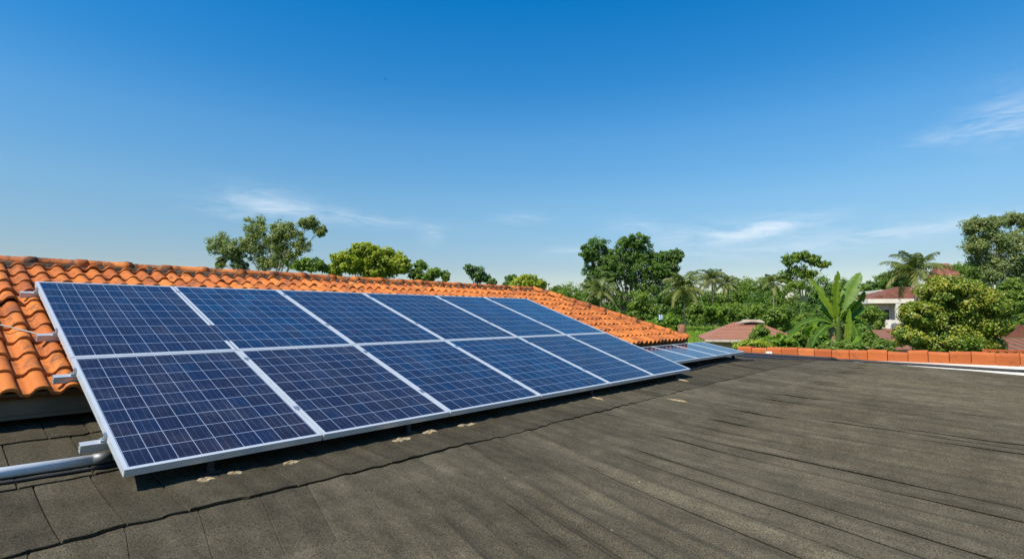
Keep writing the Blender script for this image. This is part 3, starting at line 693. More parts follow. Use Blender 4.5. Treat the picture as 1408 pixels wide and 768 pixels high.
def blade_strip(mb_list, base, d_az, el, L, droop, rg, nl, lw, ll, uvc):
    """one palm frond: curved rib with hanging leaflets"""
    pts = []; p = np.array(base, float); e = el
    for k in range(10):
        pts.append(p.copy()); stp = L/9; p = p+stp*np.array([math.cos(d_az)*math.cos(e), math.sin(d_az)*math.cos(e), math.sin(e)]); e -= droop/9*(.5+k/6)
    pts = np.array(pts); side = np.array([-math.sin(d_az), math.cos(d_az), 0])
    V = []
    for k in range(9):
        w = .028*L*(1-k/10)*.35; a, b = pts[k], pts[k+1]; V += [a-side*w, a+side*w, b+side*w*.9, b-side*w*.9]
    for i in range(nl):
        t = .10+.9*i/nl; x = t*9; k = min(int(x), 8); c = pts[k]+(pts[k+1]-pts[k])*(x-k); fw_ = unit((pts[k+1]-pts[k])[None])[0]
        l = ll*math.sin(math.pi*min(1, .22+.78*t*.95))**.6*rg.uniform(.85, 1.1)
        for sg in (-1, 1):
            dirv = unit((side*sg*.75+fw_*.65+np.array([0, 0, -.15-.45*rg.random()]))[None])[0]
            e1 = c+dirv*l*.55; e2 = c+dirv*l*.85+np.array([0, 0, -.28*l]); w = lw*.5*fw_
            V += [c-w, c+w, e1+w*.9, e1-w*.9]; V += [e1-w*.9, e1+w*.9, e2+w*.15, e2-w*.15]
    mb_list.append((np.array(V), np.tile(np.array([[uvc, uvc]]), (len(V)//4, 1))))
def palm(label, px, py, D, rpx, seed, nf=22, lean=0, group='coconut palms', young=False):
    rg = np.random.default_rng(seed+500); c = at(px, py, D); s = D/FPX; L = rpx*s*1.24
    t = thing('palm_tree', label, 'palm tree', (c.x-lean, c.y, 0), group)
    tk = MB(); zt = c.z
    tk.tube([(0, 0, -.2), (lean*.25, .0, zt*.35), (lean*.7, 0, zt*.75), (lean, 0, zt-.05*L)], [.22, .16, .14, .13], 8); tk.build('trunk', M['palmbark'], t, smooth=True)
    out = []
    for k in range(nf):
        q = k/nf; az_ = k*2.399+rg.uniform(-.2, .2); el_ = 1.4-2.1*q+rg.uniform(-.12, .12)
        blade_strip(out, (lean, 0, zt), az_, el_, L*(.85+.25*rg.random())*(.8 if q < .15 else 1), 1.15+.4*rg.random()-(.35*q), rg, 24, max(.09*L/3, .17*D/140 if D > 60 else .07), .27*L, float(np.clip(.25+.65*q+rg.normal(0, .12), 0, 1)))
    V = np.concatenate([o[0] for o in out]); UV = np.concatenate([o[1] for o in out]); np_mesh('crown', V, 4, UV, M['lf_palm'], t)
    return t

# far trees behind the ridge
tree('tree', 'tall airy grey-green tree rising alone behind the tile ridge', 'tree', 60, [(303, 338, 22, 26), (318, 345, 18, 20), (338, 338, 16, 20), (390, 315, 20, 16), (323, 352, 16, 18), (352, 313, 20, 20), (352, 342, 24, 26), (372, 330, 22, 24), (385, 345, 20, 22), (398, 322, 22, 18), (425, 308, 18, 12), (440, 318, 10, 10), (392, 352, 22, 20), (412, 340, 16, 18), (368, 362, 26, 14), (330, 368, 14, 12), (303, 362, 9, 9)], 'lf_grey', 26, 44, .27, .42, 'palebark', base=372, seed=1, shell=.15, clump=.30, trunk_r=.16, droop=.6)
tree('shrub', 'low grey-green bush at the foot of the tall airy tree', 'shrub', 52, [(430, 364, 16, 12), (412, 366, 14, 9), (445, 368, 9, 8)], 'lf_mid', 16, 40, .32, .5, seed=2, trunk_r=.1)
tree('tree', 'broad round yellow-green tree behind the middle of the ridge', 'tree', 75, [(478, 362, 26, 20), (497, 345, 18, 13), (512, 352, 20, 16), (533, 360, 24, 20), (520, 372, 30, 14), (462, 372, 14, 12), (552, 366, 13, 17)], 'lf_yel', 30, 60, .42, .55, seed=3)
tree('tree', 'thin olive tree beside the round yellow-green tree', 'tree', 75, [(577, 368, 11, 13), (572, 378, 12, 10), (598, 376, 12, 9), (613, 380, 8, 9), (588, 382, 12, 8)], 'lf_mid', 18, 40, .36, .5, seed=4)
tree('tree', 'small blue-green tree alone above the ridge', 'tree', 80, [(654, 375, 16, 11), (662, 383, 15, 8), (646, 371, 9, 8), (675, 388, 9, 5)], 'lf_teal', 16, 34, .4, .5, seed=5)
tree('tree', 'dark little tree half behind the yellow-green bush at the ridge end', 'tree', 95, [(702, 385, 9, 10), (700, 393, 9, 8)], 'lf_dark', 18, 40, .45, .5, seed=6)
tree('tree', 'dense yellow-green tree just behind the ridge end', 'tree', 80, [(724, 388, 20, 12), (738, 394, 15, 12), (712, 394, 14, 10)], 'lf_yel', 32, 50, .42, .55, seed=7)
# the tall group in the middle
tree('tree', 'tallest dark tree with two high crowns between ridge end and palms', 'tree', 140, [(823, 340, 21, 17), (815, 353, 14, 10), (842, 362, 24, 18), (835, 378, 28, 18), (864, 335, 16, 13), (878, 332, 18, 13), (870, 355, 22, 18), (868, 385, 24, 26), (893, 370, 24, 22), (905, 356, 18, 14), (921, 355, 15, 15), (914, 376, 18, 14), (850, 408, 36, 24), (890, 405, 26, 22), (812, 392, 16, 12), (852, 348, 20, 20), (856, 372, 30, 26), (905, 372, 22, 22), (884, 350, 22, 22), (830, 360, 22, 24), (806, 348, 12, 14), (930, 352, 12, 14), (925, 372, 16, 18), (812, 372, 16, 18), (818, 402, 24, 18), (895, 392, 28, 18)], 'lf_dark', 32, 40, .52, .55, seed=8, trunk_r=.4, shell=.25, clump=.22)
tree('tree', 'pale leaning understorey tree in front of the tallest dark tree', 'tree', 115, [(880, 415, 17, 18), (872, 432, 22, 16), (893, 430, 18, 14), (862, 446, 18, 12)], 'lf_mid', 24, 44, .55, .5, seed=9)
for i, (px, py, rx, ry, D, mt, lb_) in enumerate([
    (765, 402, 14, 10, 190, 'lf_dark', 'farthest low dark tree next to the yellow-green tree'), (785, 405, 22, 18, 150, 'lf_mid', 'mid green tree at the edge of the wood, before the tallest tree'),
    (806, 418, 22, 20, 145, 'lf_dark', 'dark tree behind the drooping palm beside the hip'), (925, 400, 22, 22, 155, 'lf_dark', 'dark round tree between tallest tree and feathery palm'),
    (955, 412, 26, 22, 165, 'lf_dark', 'deep green tree behind the feathery palm crown'), (985, 412, 26, 20, 170, 'lf_mid', 'tree behind the tall slim palm'),
    (1018, 402, 26, 20, 175, 'lf_mid', 'rounded green tree beyond the two slim palms'), (1040, 395, 28, 18, 180, 'lf_mid', 'broad flat-topped green tree in the far wood'),
    (1050, 415, 30, 20, 150, 'lf_dark', 'shaded tree under the flat-topped far tree'), (1085, 410, 26, 22, 140, 'lf_mid', 'dense tree at the foot of the high open tree'),
    (1128, 400, 22, 26, 135, 'lf_dark', 'dark tree just behind the banana leaves'), (1160, 396, 20, 16, 160, 'lf_dark', 'dark far tree behind the banana leaf tips'),
    (1182, 397, 16, 9, 210, 'lf_mid', 'small far tree beside the banana clump'), (1222, 383, 18, 14, 170, 'lf_dark', 'dark tree behind the villa roof'), (1243, 372, 16, 12, 165, 'lf_dark', 'dark tree left of the young palm over the villa'),
    (1198, 392, 12, 6, 220, 'lf_teal', 'farthest bluish tree on the skyline above the villa'), (1335, 372, 26, 16, 90, 'lf_mid', 'tree behind the red roof tower'), (1310, 372, 14, 8, 120, 'lf_teal', 'little tree top over the red roof tower')]):
    tree('tree', lb_, 'tree', D, [(px, py, rx, ry), (px-rx*.45, py+ry*.5, rx*.75, ry*.75), (px+rx*.5, py+ry*.45, rx*.7, ry*.8), (px, py+ry*1.2, rx*1.1, ry)], mt, 40, 34, .0036*D, .55, seed=20+i, group='trees of the far wood', trunk_r=.3, limb=False, shell=.35, clump=.25)
tree('tree', 'high open tree with a spreading top over the banana clump', 'tree', 120, [(1085, 358, 14, 11), (1102, 352, 18, 8), (1118, 358, 14, 10), (1133, 364, 11, 6), (1093, 374, 22, 12), (1112, 376, 18, 10), (1080, 382, 14, 10), (1100, 392, 24, 14)], 'lf_mid', 30, 26, .5, .5, 'palebark', seed=50, shell=.2, clump=.24)
tree('tree', 'tall feathery tree with pale trunks at the edge behind the round bush', 'tree', 55, [(1338, 312, 16, 17), (1362, 308, 20, 14), (1392, 304, 20, 13), (1418, 306, 18, 16), (1342, 336, 22, 20), (1372, 332, 24, 22), (1404, 335, 26, 24), (1350, 358, 20, 18), (1380, 360, 26, 20), (1415, 365, 24, 24), (1362, 380, 16, 16), (1395, 384, 24, 16)], 'lf_grey', 26, 60, .26, .45, 'palebark', base=1372, seed=51, shell=.2, clump=.36, trunk_r=.13)
tree('tree', 'dense glossy rounded tree standing right behind the terracotta wall', 'tree', 24, [(1300, 402, 42, 24), (1330, 415, 46, 34), (1268, 432, 32, 22), (1290, 445, 48, 34), (1335, 450, 46, 30), (1362, 428, 30, 26), (1372, 446, 22, 18), (1258, 462, 32, 18), (1300, 472, 52, 22), (1348, 475, 34, 16), (1255, 425, 12, 12)], 'lf_gloss', 60, 120, .105, .55, seed=52, trunk_r=.16, shell=.62, clump=.25)
for i, (px, py, rx, ry, D, mt, sz, lb_) in enumerate([
    (1392, 398, 22, 22, 40, 'lf_mid', .2, 'olive shrub between the glossy tree and the pale trunks'), (1408, 420, 14, 26, 45, 'lf_mid', .22, 'green shrub behind the finial at the picture edge'),
    (975, 424, 22, 13, 125, 'lf_bright', .5, 'bright broad shrub below the tall slim palm'), (1008, 426, 24, 14, 120, 'lf_mid', .45, 'green shrub above the pink-roofed house'), (1040, 430, 24, 18, 85, 'lf_mid', .4, 'shrub behind the ridge of the pink-roofed house'),
    (1070, 432, 22, 18, 75, 'lf_mid', .36, 'shrub between the pink-roofed house and the climbing plant'), (1095, 425, 22, 14, 95, 'lf_dark', .42, 'dark shrub behind the banana stem'), (955, 426, 16, 14, 122, 'lf_mid', .45, 'shrub below the feathery palm'),
    (917, 440, 20, 14, 90, 'lf_bright', .42, 'bright vine-covered mound beside the hanging cloth'), (890, 448, 18, 10, 80, 'lf_bright', .4, 'bright shrub just above the hip of the tile roof'), (845, 436, 14, 7, 80, 'lf_bright', .36, 'small bright shrub over the hip near the drooping palm'),
    (1045, 458, 14, 16, 28, 'lf_mid', .13, 'climbing plant in front of the pink-roofed house'), (1070, 468, 26, 12, 22, 'lf_bright', .12, 'bright low plant against the wall under the banana'), (1100, 462, 18, 16, 23, 'lf_mid', .13, 'leafy shrub beside the banana clump'),
    (1132, 465, 20, 14, 22, 'lf_bright', .13, 'shrub around the banana stem'), (1185, 462, 20, 18, 24, 'lf_mid', .13, 'shrub between the banana clump and the brown awning'), (1196, 432, 22, 18, 34, 'lf_mid', .15, 'pale-flecked bush before the villa wall'),
    (1108, 440, 18, 16, 30, 'lf_mid', .15, 'taller shrub behind the small banana plant'), (1128, 432, 16, 16, 34, 'lf_dark', .17, 'deep green shrub behind the banana leaf bases'),
    (1176, 446, 16, 16, 27, 'lf_bright', .14, 'bright leafy shrub right of the banana stem'), (1150, 474, 24, 8, 17.2, 'lf_mid', .11, 'low leafy plant hiding the banana stems'), (1215, 474, 16, 12, 23, 'lf_mid', .12, 'low plant before the brown awning'), (1036, 472, 30, 6, 22, 'lf_yel', .12, 'trailing yellow-green creeper on the terracotta wall')]):
    tree('shrub', lb_, 'shrub', D, [(px, py, rx*.7, ry*.8), (px-rx*.5, py+ry*.3, rx*.55, ry*.7), (px+rx*.5, py+ry*.25, rx*.55, ry*.75), (px, py+ry*.9, rx*.95, ry*.7)], mt, 22, 44, sz, .55, seed=60+i, trunk_r=.06, limb=False)
rg = np.random.default_rng(91); lobes = []
for px_ in np.arange(-520, 2000, 10):
    d_ = rg.uniform(205, 260); py_ = 421+rg.normal(0, 3)-4*math.sin(px_/47); c_ = at(px_, py_, d_); r_ = rg.uniform(9, 13)*d_/FPX; lobes.append((np.array(c_), np.array([r_, r_, r_*1.0])))
    c2 = np.array(c_); c2[2] -= r_*1.2; lobes.append((c2, np.array([r_*1.2, r_, r_])))
P, N, U = crown_pts(lobes, 22, 26, rg, .4, .3); V = leaf_quads(P, N, .95, .6, rg)
tag(np_mesh('far_wood', V, 4, np.stack([U, U], 1), M['lf_dark']), 'far-off wood closing the view behind the palms and roofs', 'wood', kind='stuff')
# palms
palm('drooping palm with hanging pale fronds beside the hip of the tile roof', 826, 398, 112, 27, 1, 17, group='coconut palms')
palm('feathery broad palm with drooping fronds, left of the slim palms', 941, 394, 105, 32, 2, 24)
palm('tall slim palm with the highest crown of the group', 979, 384, 125, 23, 3, 24)
palm('smaller slim palm right beside the highest palm', 1001, 389, 140, 18, 4, 18)
palm('thin palm with sparse fronds before the high open tree', 1063, 388, 120, 21, 5, 14)
palm('large young palm drooping over the villa roof', 1258, 372, 42, 40, 6, 20)
# grass field
rg = np.random.default_rng(77); k = 14000
px = rg.uniform(915, 1005, k); dd = rg.uniform(66, 122, k)
B = np.array([list(F0*d+RT*((x-704)/FPX*d)) for x, d in zip(px, dd)]); B[:, 2] = (dd-66)/56*1.9
h = rg.uniform(.5, 1.3, k)[:, None]; w = rg.uniform(.06, .14, k)[:, None]; an = rg.uniform(0, 6.28, k); sd_ = np.stack([np.cos(an), np.sin(an), an*0], 1); ln = rg.normal(0, .25, (k, 3)); ln[:, 2] = 1
V = np.stack([B-sd_*w, B+sd_*w, B+ln*h+sd_*w*.2, B+ln*h-sd_*w*.2], 1).reshape(-1, 3); U = rg.random((k, 1)); tag(np_mesh('grass', V, 4, np.repeat(U, 2, 1), M['grass']), 'bright tall grass in the clearing below the palms', 'grass', kind='stuff')

# banana plants
def blade(mb, path, width, rg, uvc, tear=.25, fold=.35, sidev=None):
    P = [Vector(p) for p in path]
    # resample
    N = 26; L = [0]
    for a, b in zip(P[:-1], P[1:]): L.append(L[-1]+(b-a).length)
    def pt(s):
        s *= L[-1]
        for i in range(len(P)-1):
            if s <= L[i+1]: return P[i].lerp(P[i+1], (s-L[i])/max(1e-6, L[i+1]-L[i]))
        return P[-1].copy()
    pts = [pt(i/N) for i in range(N+1)]
    for _ in range(4): pts = [pts[0]]+[(pts[i-1]+pts[i]*2+pts[i+1])/4 for i in range(1, N)]+[pts[-1]]
    for sg in (-1, 1):
        prev = None
        for i in range(N+1):
            t = i/N; d = (pts[min(i+1, N)]-pts[max(i-1, 0)]).normalized()
            sv = (sidev-d*sidev.dot(d)).normalized() if sidev is not None else d.cross(Vector((0, 0, 1))).normalized()
            up = sv.cross(d)
            if t < .1: wd = .04
            else: wd = max(.02, math.sin(math.pi*min(1, ((t-.1)/.9)*.93+.07))**.55)
            wd *= width*.5*(1+rg.normal(0, .05))
            e1 = pts[i]+sv*sg*wd*.55+up*fold*wd*.42; e2 = pts[i]+sv*sg*wd+up*(fold*.45+rg.normal(0, .05))*wd*.8
            if i and rg.random() < tear: d2 = d*wd*.18; 
            else: d2 = d*0
            q = mb.add([pts[i], e1, e2-d2])
            if prev is not None and not (rg.random() < tear*.5 and t > .25):
                u = (uvc+rg.normal(0, .06), .5); mb.face((prev, q, q+1, prev+1), u); mb.face((prev+1, q+1, q+2, prev+2), u)
            elif prev is not None: u = (uvc, .5); mb.face((prev, q, q+1, prev+1), u)
            prev = q
    mb.tube(pts, [.022*(1-.8*i/N)+.004 for i in range(N+1)], 5, uv=(.9, .5))
def banana(label, base_px, D, leaves, seed, stem_top):
    rg = np.random.default_rng(seed); b = at(base_px, 433, D); t = thing('banana_plant', label, 'banana plant', (b.x, b.y, 0), 'banana plants behind the terracotta wall')
    O = Vector((b.x, b.y, 0)); s = MB(); tp_ = at(*stem_top, D)-O
    s.tube([(0, 0, -.2), (tp_*.5), tp_, tp_+Vector((0, 0, .25))], [.17, .13, .09, .05], 9); s.build('stem', M['lf_mid'], t, smooth=True)
    for (path, w, dd0, dd1, u) in leaves:
        P = [at(x, y, D+dd0+(dd1-dd0)*i/(len(path)-1))-O for i, (x, y) in enumerate(path)]
        mb = MB(); sdv = (RT+F0*rg.uniform(-.7, .7)).normalized(); tang = P[-1]-P[0]
        if abs(tang.normalized().dot(RT)) > .75: sdv = (F0+Vector((0, 0, .5))+RT*.1).normalized()
        dead = u < 0
        blade(mb, P, w, rg, max(u, 0), rg.uniform(.22, .42) if not dead else .3, sidev=sdv); mb.build('leaf', M['dead'] if dead else M['lf_ban'], t, smooth=True)
        
banana('large banana plant with upright bright leaves behind the terracotta wall', 1151, 19, [
    ([(1149, 442), (1140, 422), (1125, 398), (1113, 383)], .42, 0, .3, .9), ([(1151, 442), (1148, 415), (1150, 392), (1152, 372)], .36, 0, -.2, .95), ([(1153, 442), (1160, 420), (1172, 396), (1183, 374)], .54, 0, .2, .6),
    ([(1154, 442), (1168, 425), (1182, 412), (1188, 400)], .60, 0, -.5, .12), ([(1155, 443), (1172, 428), (1186, 418), (1192, 432)], .6, .2, .6, .3), ([(1148, 443), (1128, 418), (1110, 402)], .28, 0, .8, .45),
    ([(1149, 446), (1125, 438), (1100, 446), (1084, 464)], .42, 0, .4, .25), ([(1155, 446), (1175, 436), (1195, 448), (1207, 468)], .40, 0, .5, .2), ([(1150, 447), (1136, 448), (1122, 462), (1116, 478)], .38, 0, -.4, .2),
    ([(1156, 445), (1168, 440), (1178, 455), (1182, 476)], .34, 0, -.5, .3), ([(1152, 444), (1144, 438), (1136, 428), (1124, 424)], .3, 0, .5, .5),
    ([(1151, 448), (1142, 455), (1147, 470), (1143, 482)], .22, 0, -.3, -1), ([(1156, 447), (1162, 456), (1158, 472), (1160, 482)], .2, 0, .3, -1)], 5, (1152, 444))
banana('bright banana shoot whose upright leaf stands before the large plant', 1167, 17.5, [([(1166, 484), (1165, 462), (1167, 440), (1168, 424)], .24, 0, .1, .9), ([(1167, 484), (1172, 470), (1183, 462), (1190, 474)], .22, 0, .3, .6)], 6, (1166, 478))
banana('small banana plant with arching leaves left of the large one', 1112, 21, [([(1112, 470), (1108, 455), (1118, 447), (1128, 452)], .34, 0, -.3, .7), ([(1112, 470), (1120, 462), (1130, 470), (1134, 482)], .36, 0, .2, .6), ([(1112, 472), (1100, 458), (1090, 458), (1080, 470)], .36, 0, .3, .7), ([(1112, 470), (1113, 455), (1122, 440), (1128, 437)], .26, 0, .4, .8)], 7, (1112, 470))

# ------------------------------------------------------------------ neighbouring buildings
def frame_at(px, D, turn=0):
    b = at(px, 433, D); r = Matrix.Rotation(turn, 3, 'Z') @ RT; f = Matrix.Rotation(turn, 3, 'Z') @ F0
    return Matrix(((r.x, f.x, 0, b.x), (r.y, f.y, 0, b.y), (0, 0, 1, 0), (0, 0, 0, 1)))
def hip_roof(mb, x0, x1, y0, y1, ze, zr, rx0, rx1, ry=None, th=.12):
    ry = (y0+y1)/2 if ry is None else ry
    A = [(x0, y0, ze), (x1, y0, ze), (x1, y1, ze), (x0, y1, ze)]; P, Q = (rx0, ry, zr), (rx1, ry, zr)
    mb.poly([A[0], A[1], Q, P], (.4, .5)); mb.poly([A[1], A[2], Q], (.6, .5)); mb.poly([A[2], A[3], P, Q], (.5, .5)); mb.poly([A[3], A[0], P], (.3, .5))
    for a, b in ((0, 1), (1, 2), (2, 3), (3, 0)):
        a, b = A[a], A[b]; mb.poly([a, (a[0], a[1], ze-th), (b[0], b[1], ze-th), b], (.3, .5))
    mb.poly([(x, y, ze-th) for x, y, z in A], (.3, .5))
    return A, P, Q
def courses(mb, a, b, c, d, n, th=.03):
    """thin raised tile courses on a roof face: a,b along the eave, c,d along the ridge (c above b, d above a)"""
    a, b, c, d = map(Vector, (a, b, c, d)); nn = (b-a).cross(d-a).normalized()
    for k in range(n):
        t0, t1 = k/n, (k+1)/n
        p, q, r, s = a.lerp(d, t0), b.lerp(c, t0), b.lerp(c, t1), a.lerp(d, t1)
        mb.poly([p+nn*th, q+nn*th, r+nn*.004, s+nn*.004], (random.random()*.6+.2, .5)); mb.poly([p, q, q+nn*th, p+nn*th], (.2, .5))
def place(t, Mx): t.matrix_world = Mx
# pink-roofed bungalow
h1 = thing('bungalow', 'low bungalow with faded pink hip roof and small roof vent beyond the terracotta wall', 'house'); D = 36; s = D/FPX; place(h1, frame_at(1028, D, R(-15)))
ze = CZ-(467-433)*s; zr1 = CZ-(443-433)*(D+3)/FPX
mb = MB(); x0, x1 = (971-1028)*s, (1098-1028)*s; A, P, Q = hip_roof(mb, x0, x1, -.0, 6.4, ze, zr1, (1018-1028)*s, (1050-1028)*s); courses(mb, A[0], A[1], Q, P, 12); rf = mb.build('roof', M['farroof'], h1)
mb = MB(); gx = (1032-1028)*s; mb.poly([(gx-.55, 2.55, zr1-.10), (gx+.1, 2.55, zr1-.10), (gx-.1, 2.55, zr1+.16)]); mb.build('roof_vent', M['dark'], rf)
mb = MB(); mb.poly([(gx-.7, 2.45, zr1-.1), (gx-.12, 2.45, zr1+.17), (gx+1.1, 2.45, zr1+.15), (gx+1.3, 2.45, zr1-.03), (gx+.35, 2.47, zr1+.02)]); mb.poly([(gx-.12, 2.45, zr1+.17), (gx-.12, 3.6, zr1+.19), (gx+1.1, 3.6, zr1+.17), (gx+1.1, 2.45, zr1+.15)]); mb.build('roof_cap', M['concrete'], rf)
mb = MB(); mb.box(x0+.03, x1-.03, -.05, -.002, ze-.16, ze-.01); mb.build('fascia', M['concrete'], h1)
mb = MB(); mb.box(x0+.5, x1-.5, 1.4, 5.8, -.05, ze-.13); mb.build('wall', M['concrete'], h1)
for q in (-2.6, -.75, .9, 2.6):
    mb = MB(); mb.box(q-.08, q+.08, .15, .31, -.05, ze-.125); mb.build('post', M['white'], h1)
mb = MB(); mb.box(-.4, .55, 1.34, 1.396, .0, 2.05); mb.build('door', M['dark'], h1)
# villa
h2 = thing('villa', 'white villa with red tile roof and cream eaves behind the glossy tree', 'house'); D = 46; s = D/FPX; place(h2, frame_at(1240, D, R(-12)))
X = lambda p: (p-1240)*s
Z = lambda q, dz=0: CZ-(q-433)*(D+dz)/FPX
mb = MB(); A, P, Q = hip_roof(mb, X(1200), X(1345), 0, 8, Z(413), Z(395, 4), X(1262), X(1318)); courses(mb, A[0], A[1], Q, P, 12, .04); mb.build('roof', M['redroof'], h2)
mb = MB(); mb.box(X(1200)-.02, X(1345)+.02, -.08, -.004, Z(417), Z(411)); mb.box(X(1200)-.08, X(1200)-.022, -.08, 8, Z(417), Z(411)); mb.build('eave_board', M['cream'], h2)
mb = MB(); mb.box(X(1212), X(1335), .9, 7.2, -.05, Z(417)); mb.build('wall', M['cream'], h2)
mb = MB(); mb.box(X(1218), X(1232), .82, .896, Z(446), Z(424)); wf = mb.build('window', M['greyblock'], h2)
mb = MB(); mb.box(X(1220), X(1230), .80, .816, Z(444), Z(426)); mb.build('pane', M['dark'], wf)
mb = MB(); mb.box(X(1250), X(1272), .82, .896, Z(446), Z(422)); wf = mb.build('window', M['greyblock'], h2)
mb = MB(); mb.box(X(1252), X(1270), .80, .816, Z(445), Z(424)); mb.build('pane', M['dark'], wf)
mb = MB(); mb.box(X(1233), X(1239), -.05, .20, -.05, Z(417.5)); mb.build('pillar', M['cream'], h2)
mb = MB(); mb.box(X(1213), X(1285), -.4, -.28, Z(452), Z(440)); mb.build('balcony_wall', M['cream'], h2)
mb = MB(); mb.poly([(X(1176), -1.4, Z(456, -1.4)), (X(1300), -1.4, Z(456, -1.4)), (X(1300), .85, Z(449)), (X(1176), .85, Z(449))], (.5, .5)); mb.box(X(1176), X(1300), -1.45, -1.405, Z(460), Z(455, -1.4)); mb.build('porch_roof', M['redroof'], h2)
mb = MB()
for q in (1183, 1208, 1232): mb.box(X(q)-.035, X(q)+.035, -1.2, -1.13, -.05, Z(457.5))
mb.build('porch_posts', M['cream'], h2)
mb = MB(); mb.box(X(1262), X(1322), 7.0, 12, -.05, Z(403, 7)); mb.box(X(1260), X(1324), 6.9, 12.1, Z(403, 7)+.001, Z(399, 7)); mb.build('rear_wing', M['cream'], h2)
mb = MB(); mb.poly([(X(1240), 5.4, Z(412, 5.4)), (X(1300), 5.4, Z(412, 5.4)), (X(1300), 6.895, Z(405, 7)), (X(1240), 6.895, Z(405, 7))], (.5, .5)); mb.poly([(X(1240), 5.4, Z(412, 5.4)), (X(1240), 5.4, Z(414, 5.4)), (X(1300), 5.4, Z(414, 5.4)), (X(1300), 5.4, Z(412, 5.4))], (.5, .5)); mb.build('wing_roof', M['redroof'], h2)
mb = MB(); hip_roof(mb, X(1322), X(1356), 4.5, 7.0, Z(384, 5), Z(364, 5.7), X(1331), X(1347)); mb.box(X(1325), X(1353), 4.8, 6.8, Z(402, 5), Z(384, 5)-.121, (.5, .5)); mb.build('roof_tower', M['redroof'], h2)
# brown awning shed
sh = thing('shed', 'small shed with a steep brown roof between the villa and the banana clump', 'shed'); D = 31; s = D/FPX; place(sh, frame_at(1230, D, R(10)))
mb = MB(); e0, e1 = CZ-(480-433)*s, CZ-(455-433)*s; xa, xb = (1205-1230)*s, (1262-1230)*s
mb.poly([(xa-.2, 0, e0), (xb, 0, e0), (xb, 2.2, e1), (xa+.55, 2.2, e1)], (.5, .5)); mb.poly([(xa-.2, 0, e0-.06), (xa+.55, 2.2, e1-.06), (xb, 2.2, e1-.06), (xb, 0, e0-.06)], (.4, .5)); mb.poly([(xa-.2, 0, e0-.06), (xb, 0, e0-.06), (xb, 0, e0), (xa-.2, 0, e0)], (.4, .5)); mb.poly([(xa-.2, 0, e0), (xa+.55, 2.2, e1), (xa+.55, 2.2, e1-.06), (xa-.2, 0, e0-.06)], (.4, .5)); mb.build('roof', M['brownroof'], sh)
mb = MB(); mb.box(xa+.2, xb-.1, .5, 2.1, -.05, e0-.07); mb.build('wall', M['concrete'], sh)
# brown-roofed house on the right
h3 = thing('cottage', 'cottage with brown sheet roof and red brick gable at the picture edge', 'house'); D = 27; s = D/FPX; place(h3, frame_at(1400, D, R(-8)))
X = lambda p: (p-1400)*s; Z = lambda q, dz=0: CZ-(q-433)*(D+dz)/FPX
mb = MB(); a, b, c, d = (X(1350), 0, Z(481)), (X(1520), 0, Z(481)), (X(1520), 3, Z(465, 3)), (X(1372), 3, Z(465, 3)); mb.poly([a, b, c, d], (.5, .5)); mb.poly([(p[0], p[1], p[2]-.07) for p in (d, c, b, a)], (.5, .5)); mb.poly([a, (a[0], a[1], a[2]-.07), (b[0], b[1], b[2]-.07), b], (.4, .5)); mb.poly([d, (d[0], d[1], d[2]-.07), (a[0], a[1], a[2]-.07), a], (.4, .5))
A_, B_, C_, D_ = map(Vector, (a, b, c, d))
for k in range(12):
    p, q = A_.lerp(B_, k/11), D_.lerp(C_, k/11); mb.tube([p+Vector((0, 0, .02)), q+Vector((0, 0, .02))], .03, 6, uv=(.6, .5))
mb.build('roof', M['brownroof'], h3)
mb = MB(); mb.box(X(1366), X(1515), .6, 3.4, -.05, Z(481)-.08); mb.build('wall', M['concrete'], h3)
mb = MB(); mb.box(X(1376), X(1520), 3.05, 3.5, Z(464, 3), Z(447, 3)); mb.build('brick_gable', M['redroof'], h3)
fn = MB(); fx, fz = X(1391), Z(447, 3)
prof_f = [(.30, 0), (.30, .06), (.16, .10), (.10, .2), (.15, .28), (.10, .36), (.05, .46), (.07, .5), (.05, .55), (.0, .62)]
rr = [fn.add([(fx+r_*math.cos(2*math.pi*k/12), 3.27+r_*math.sin(2*math.pi*k/12), fz+.002+z_) for k in range(12)]) for r_, z_ in prof_f]
for a, b in zip(rr[:-1], rr[1:]):
    for k in range(12): fn.face((a+k, a+(k+1) % 12, b+(k+1) % 12, b+k))
fn.build('finial', M['greyblock'], h3, smooth=True)
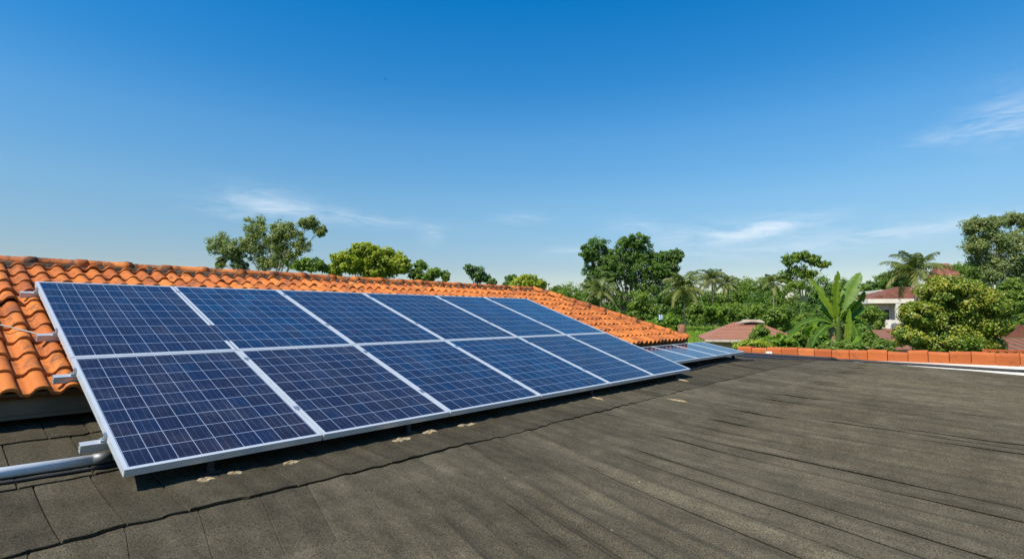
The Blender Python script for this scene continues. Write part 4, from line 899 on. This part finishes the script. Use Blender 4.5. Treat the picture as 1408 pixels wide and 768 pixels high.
# pierced brick screen behind the parapet
ps = thing('brick_screen', 'pierced terracotta brick screen just behind the wall at the picture edge', 'screen', (0, 0, 0)); D = 18; s = D/FPX; place(ps, frame_at(1390, D, R(-35)))
mb = MB(); X = lambda p: (p-1390)*s; Z = lambda q: CZ-(q-433)*s
mb.box(X(1358), X(1440), 0, .12, Z(483.5), Z(481)); mb.box(X(1358), X(1440), 0, .12, Z(500), Z(487.6))
q = 1358
while q < 1440: mb.box(X(q), X(q+5), 0, .12, Z(487.58), Z(483.52)); q += 9
mb.build('pierced_course', M['block'], ps)
mb = MB(); mb.box(X(1358), X(1440), .01, .11, 0, Z(500.1)); mb.build('wall', M['concrete'], ps)
# stump, cloth, bird
D = 62; b = at(937, 433, D); st = thing('tree_stump', 'reddish brown dead palm stump standing just past the hip of the tile roof', 'stump', (b.x, b.y, 0))
mb = MB(); s = D/FPX; zt = CZ-(446-433)*s; rg = np.random.default_rng(2)
mb.tube([(0, 0, -.2), (.05, 0, zt*.5), (-.02, 0, zt*.8), (0, 0, zt)], [.42, .40, .45, .36], 11); mb.build('stump', M['stumpwood'], st, smooth=True)
mb = MB()
for k in range(14):
    a = k*.7; z0 = zt*.55+.03*k*zt; mb.tube([(.36*math.cos(a), .36*math.sin(a), z0), (.52*math.cos(a), .52*math.sin(a), z0+.28)], [.09, .03], 5)
mb.build('frond_bases', M['dead'], st)
D = 78; b = at(908, 436, D); w_ = 3.6*D/FPX; mb = MB(); n_ = 9
for i in range(n_):
    for j in range(n_): mb.v.append((RT.x*(i/(n_-1)-.5)*w_*1.4+F0.x*.12*math.sin(i*1.3), RT.y*(i/(n_-1)-.5)*w_*1.4+F0.y*.12*math.sin(i*1.3), (.5-j/(n_-1))*w_*1.9+.05*math.sin(i)))
for i in range(n_-1):
    for j in range(n_-1): k = i*n_+j; mb.face((k, k+1, k+n_+1, k+n_))
tag(mb.build('hanging_cloth', M['cloth'], loc=b, smooth=True), 'small pale blue cloth hanging among the vines beside the stump', 'cloth')
b = at(530, 109, 160); mb = MB(); mb.tube([(-.22, 0, 0), (-.1, 0, .02), (.1, 0, .02), (.24, 0, .0)], [.02, .07, .08, .01], 7)
bd = mb.build('bird', M['feather'], loc=b, smooth=True); tag(bd, 'tiny dark bird high in the blue sky', 'bird')
for sg in (-1, 1):
    mb = MB(); mb.poly([(.1, 0, .03), (-.1, 0, .03), (-.12, sg*.22, .14), (.08, sg*.2, .13)]); mb.poly([(.08, sg*.2, .13), (-.12, sg*.22, .14), (-.14, sg*.48, .06)]); mb.build('wing', M['feather'], bd)
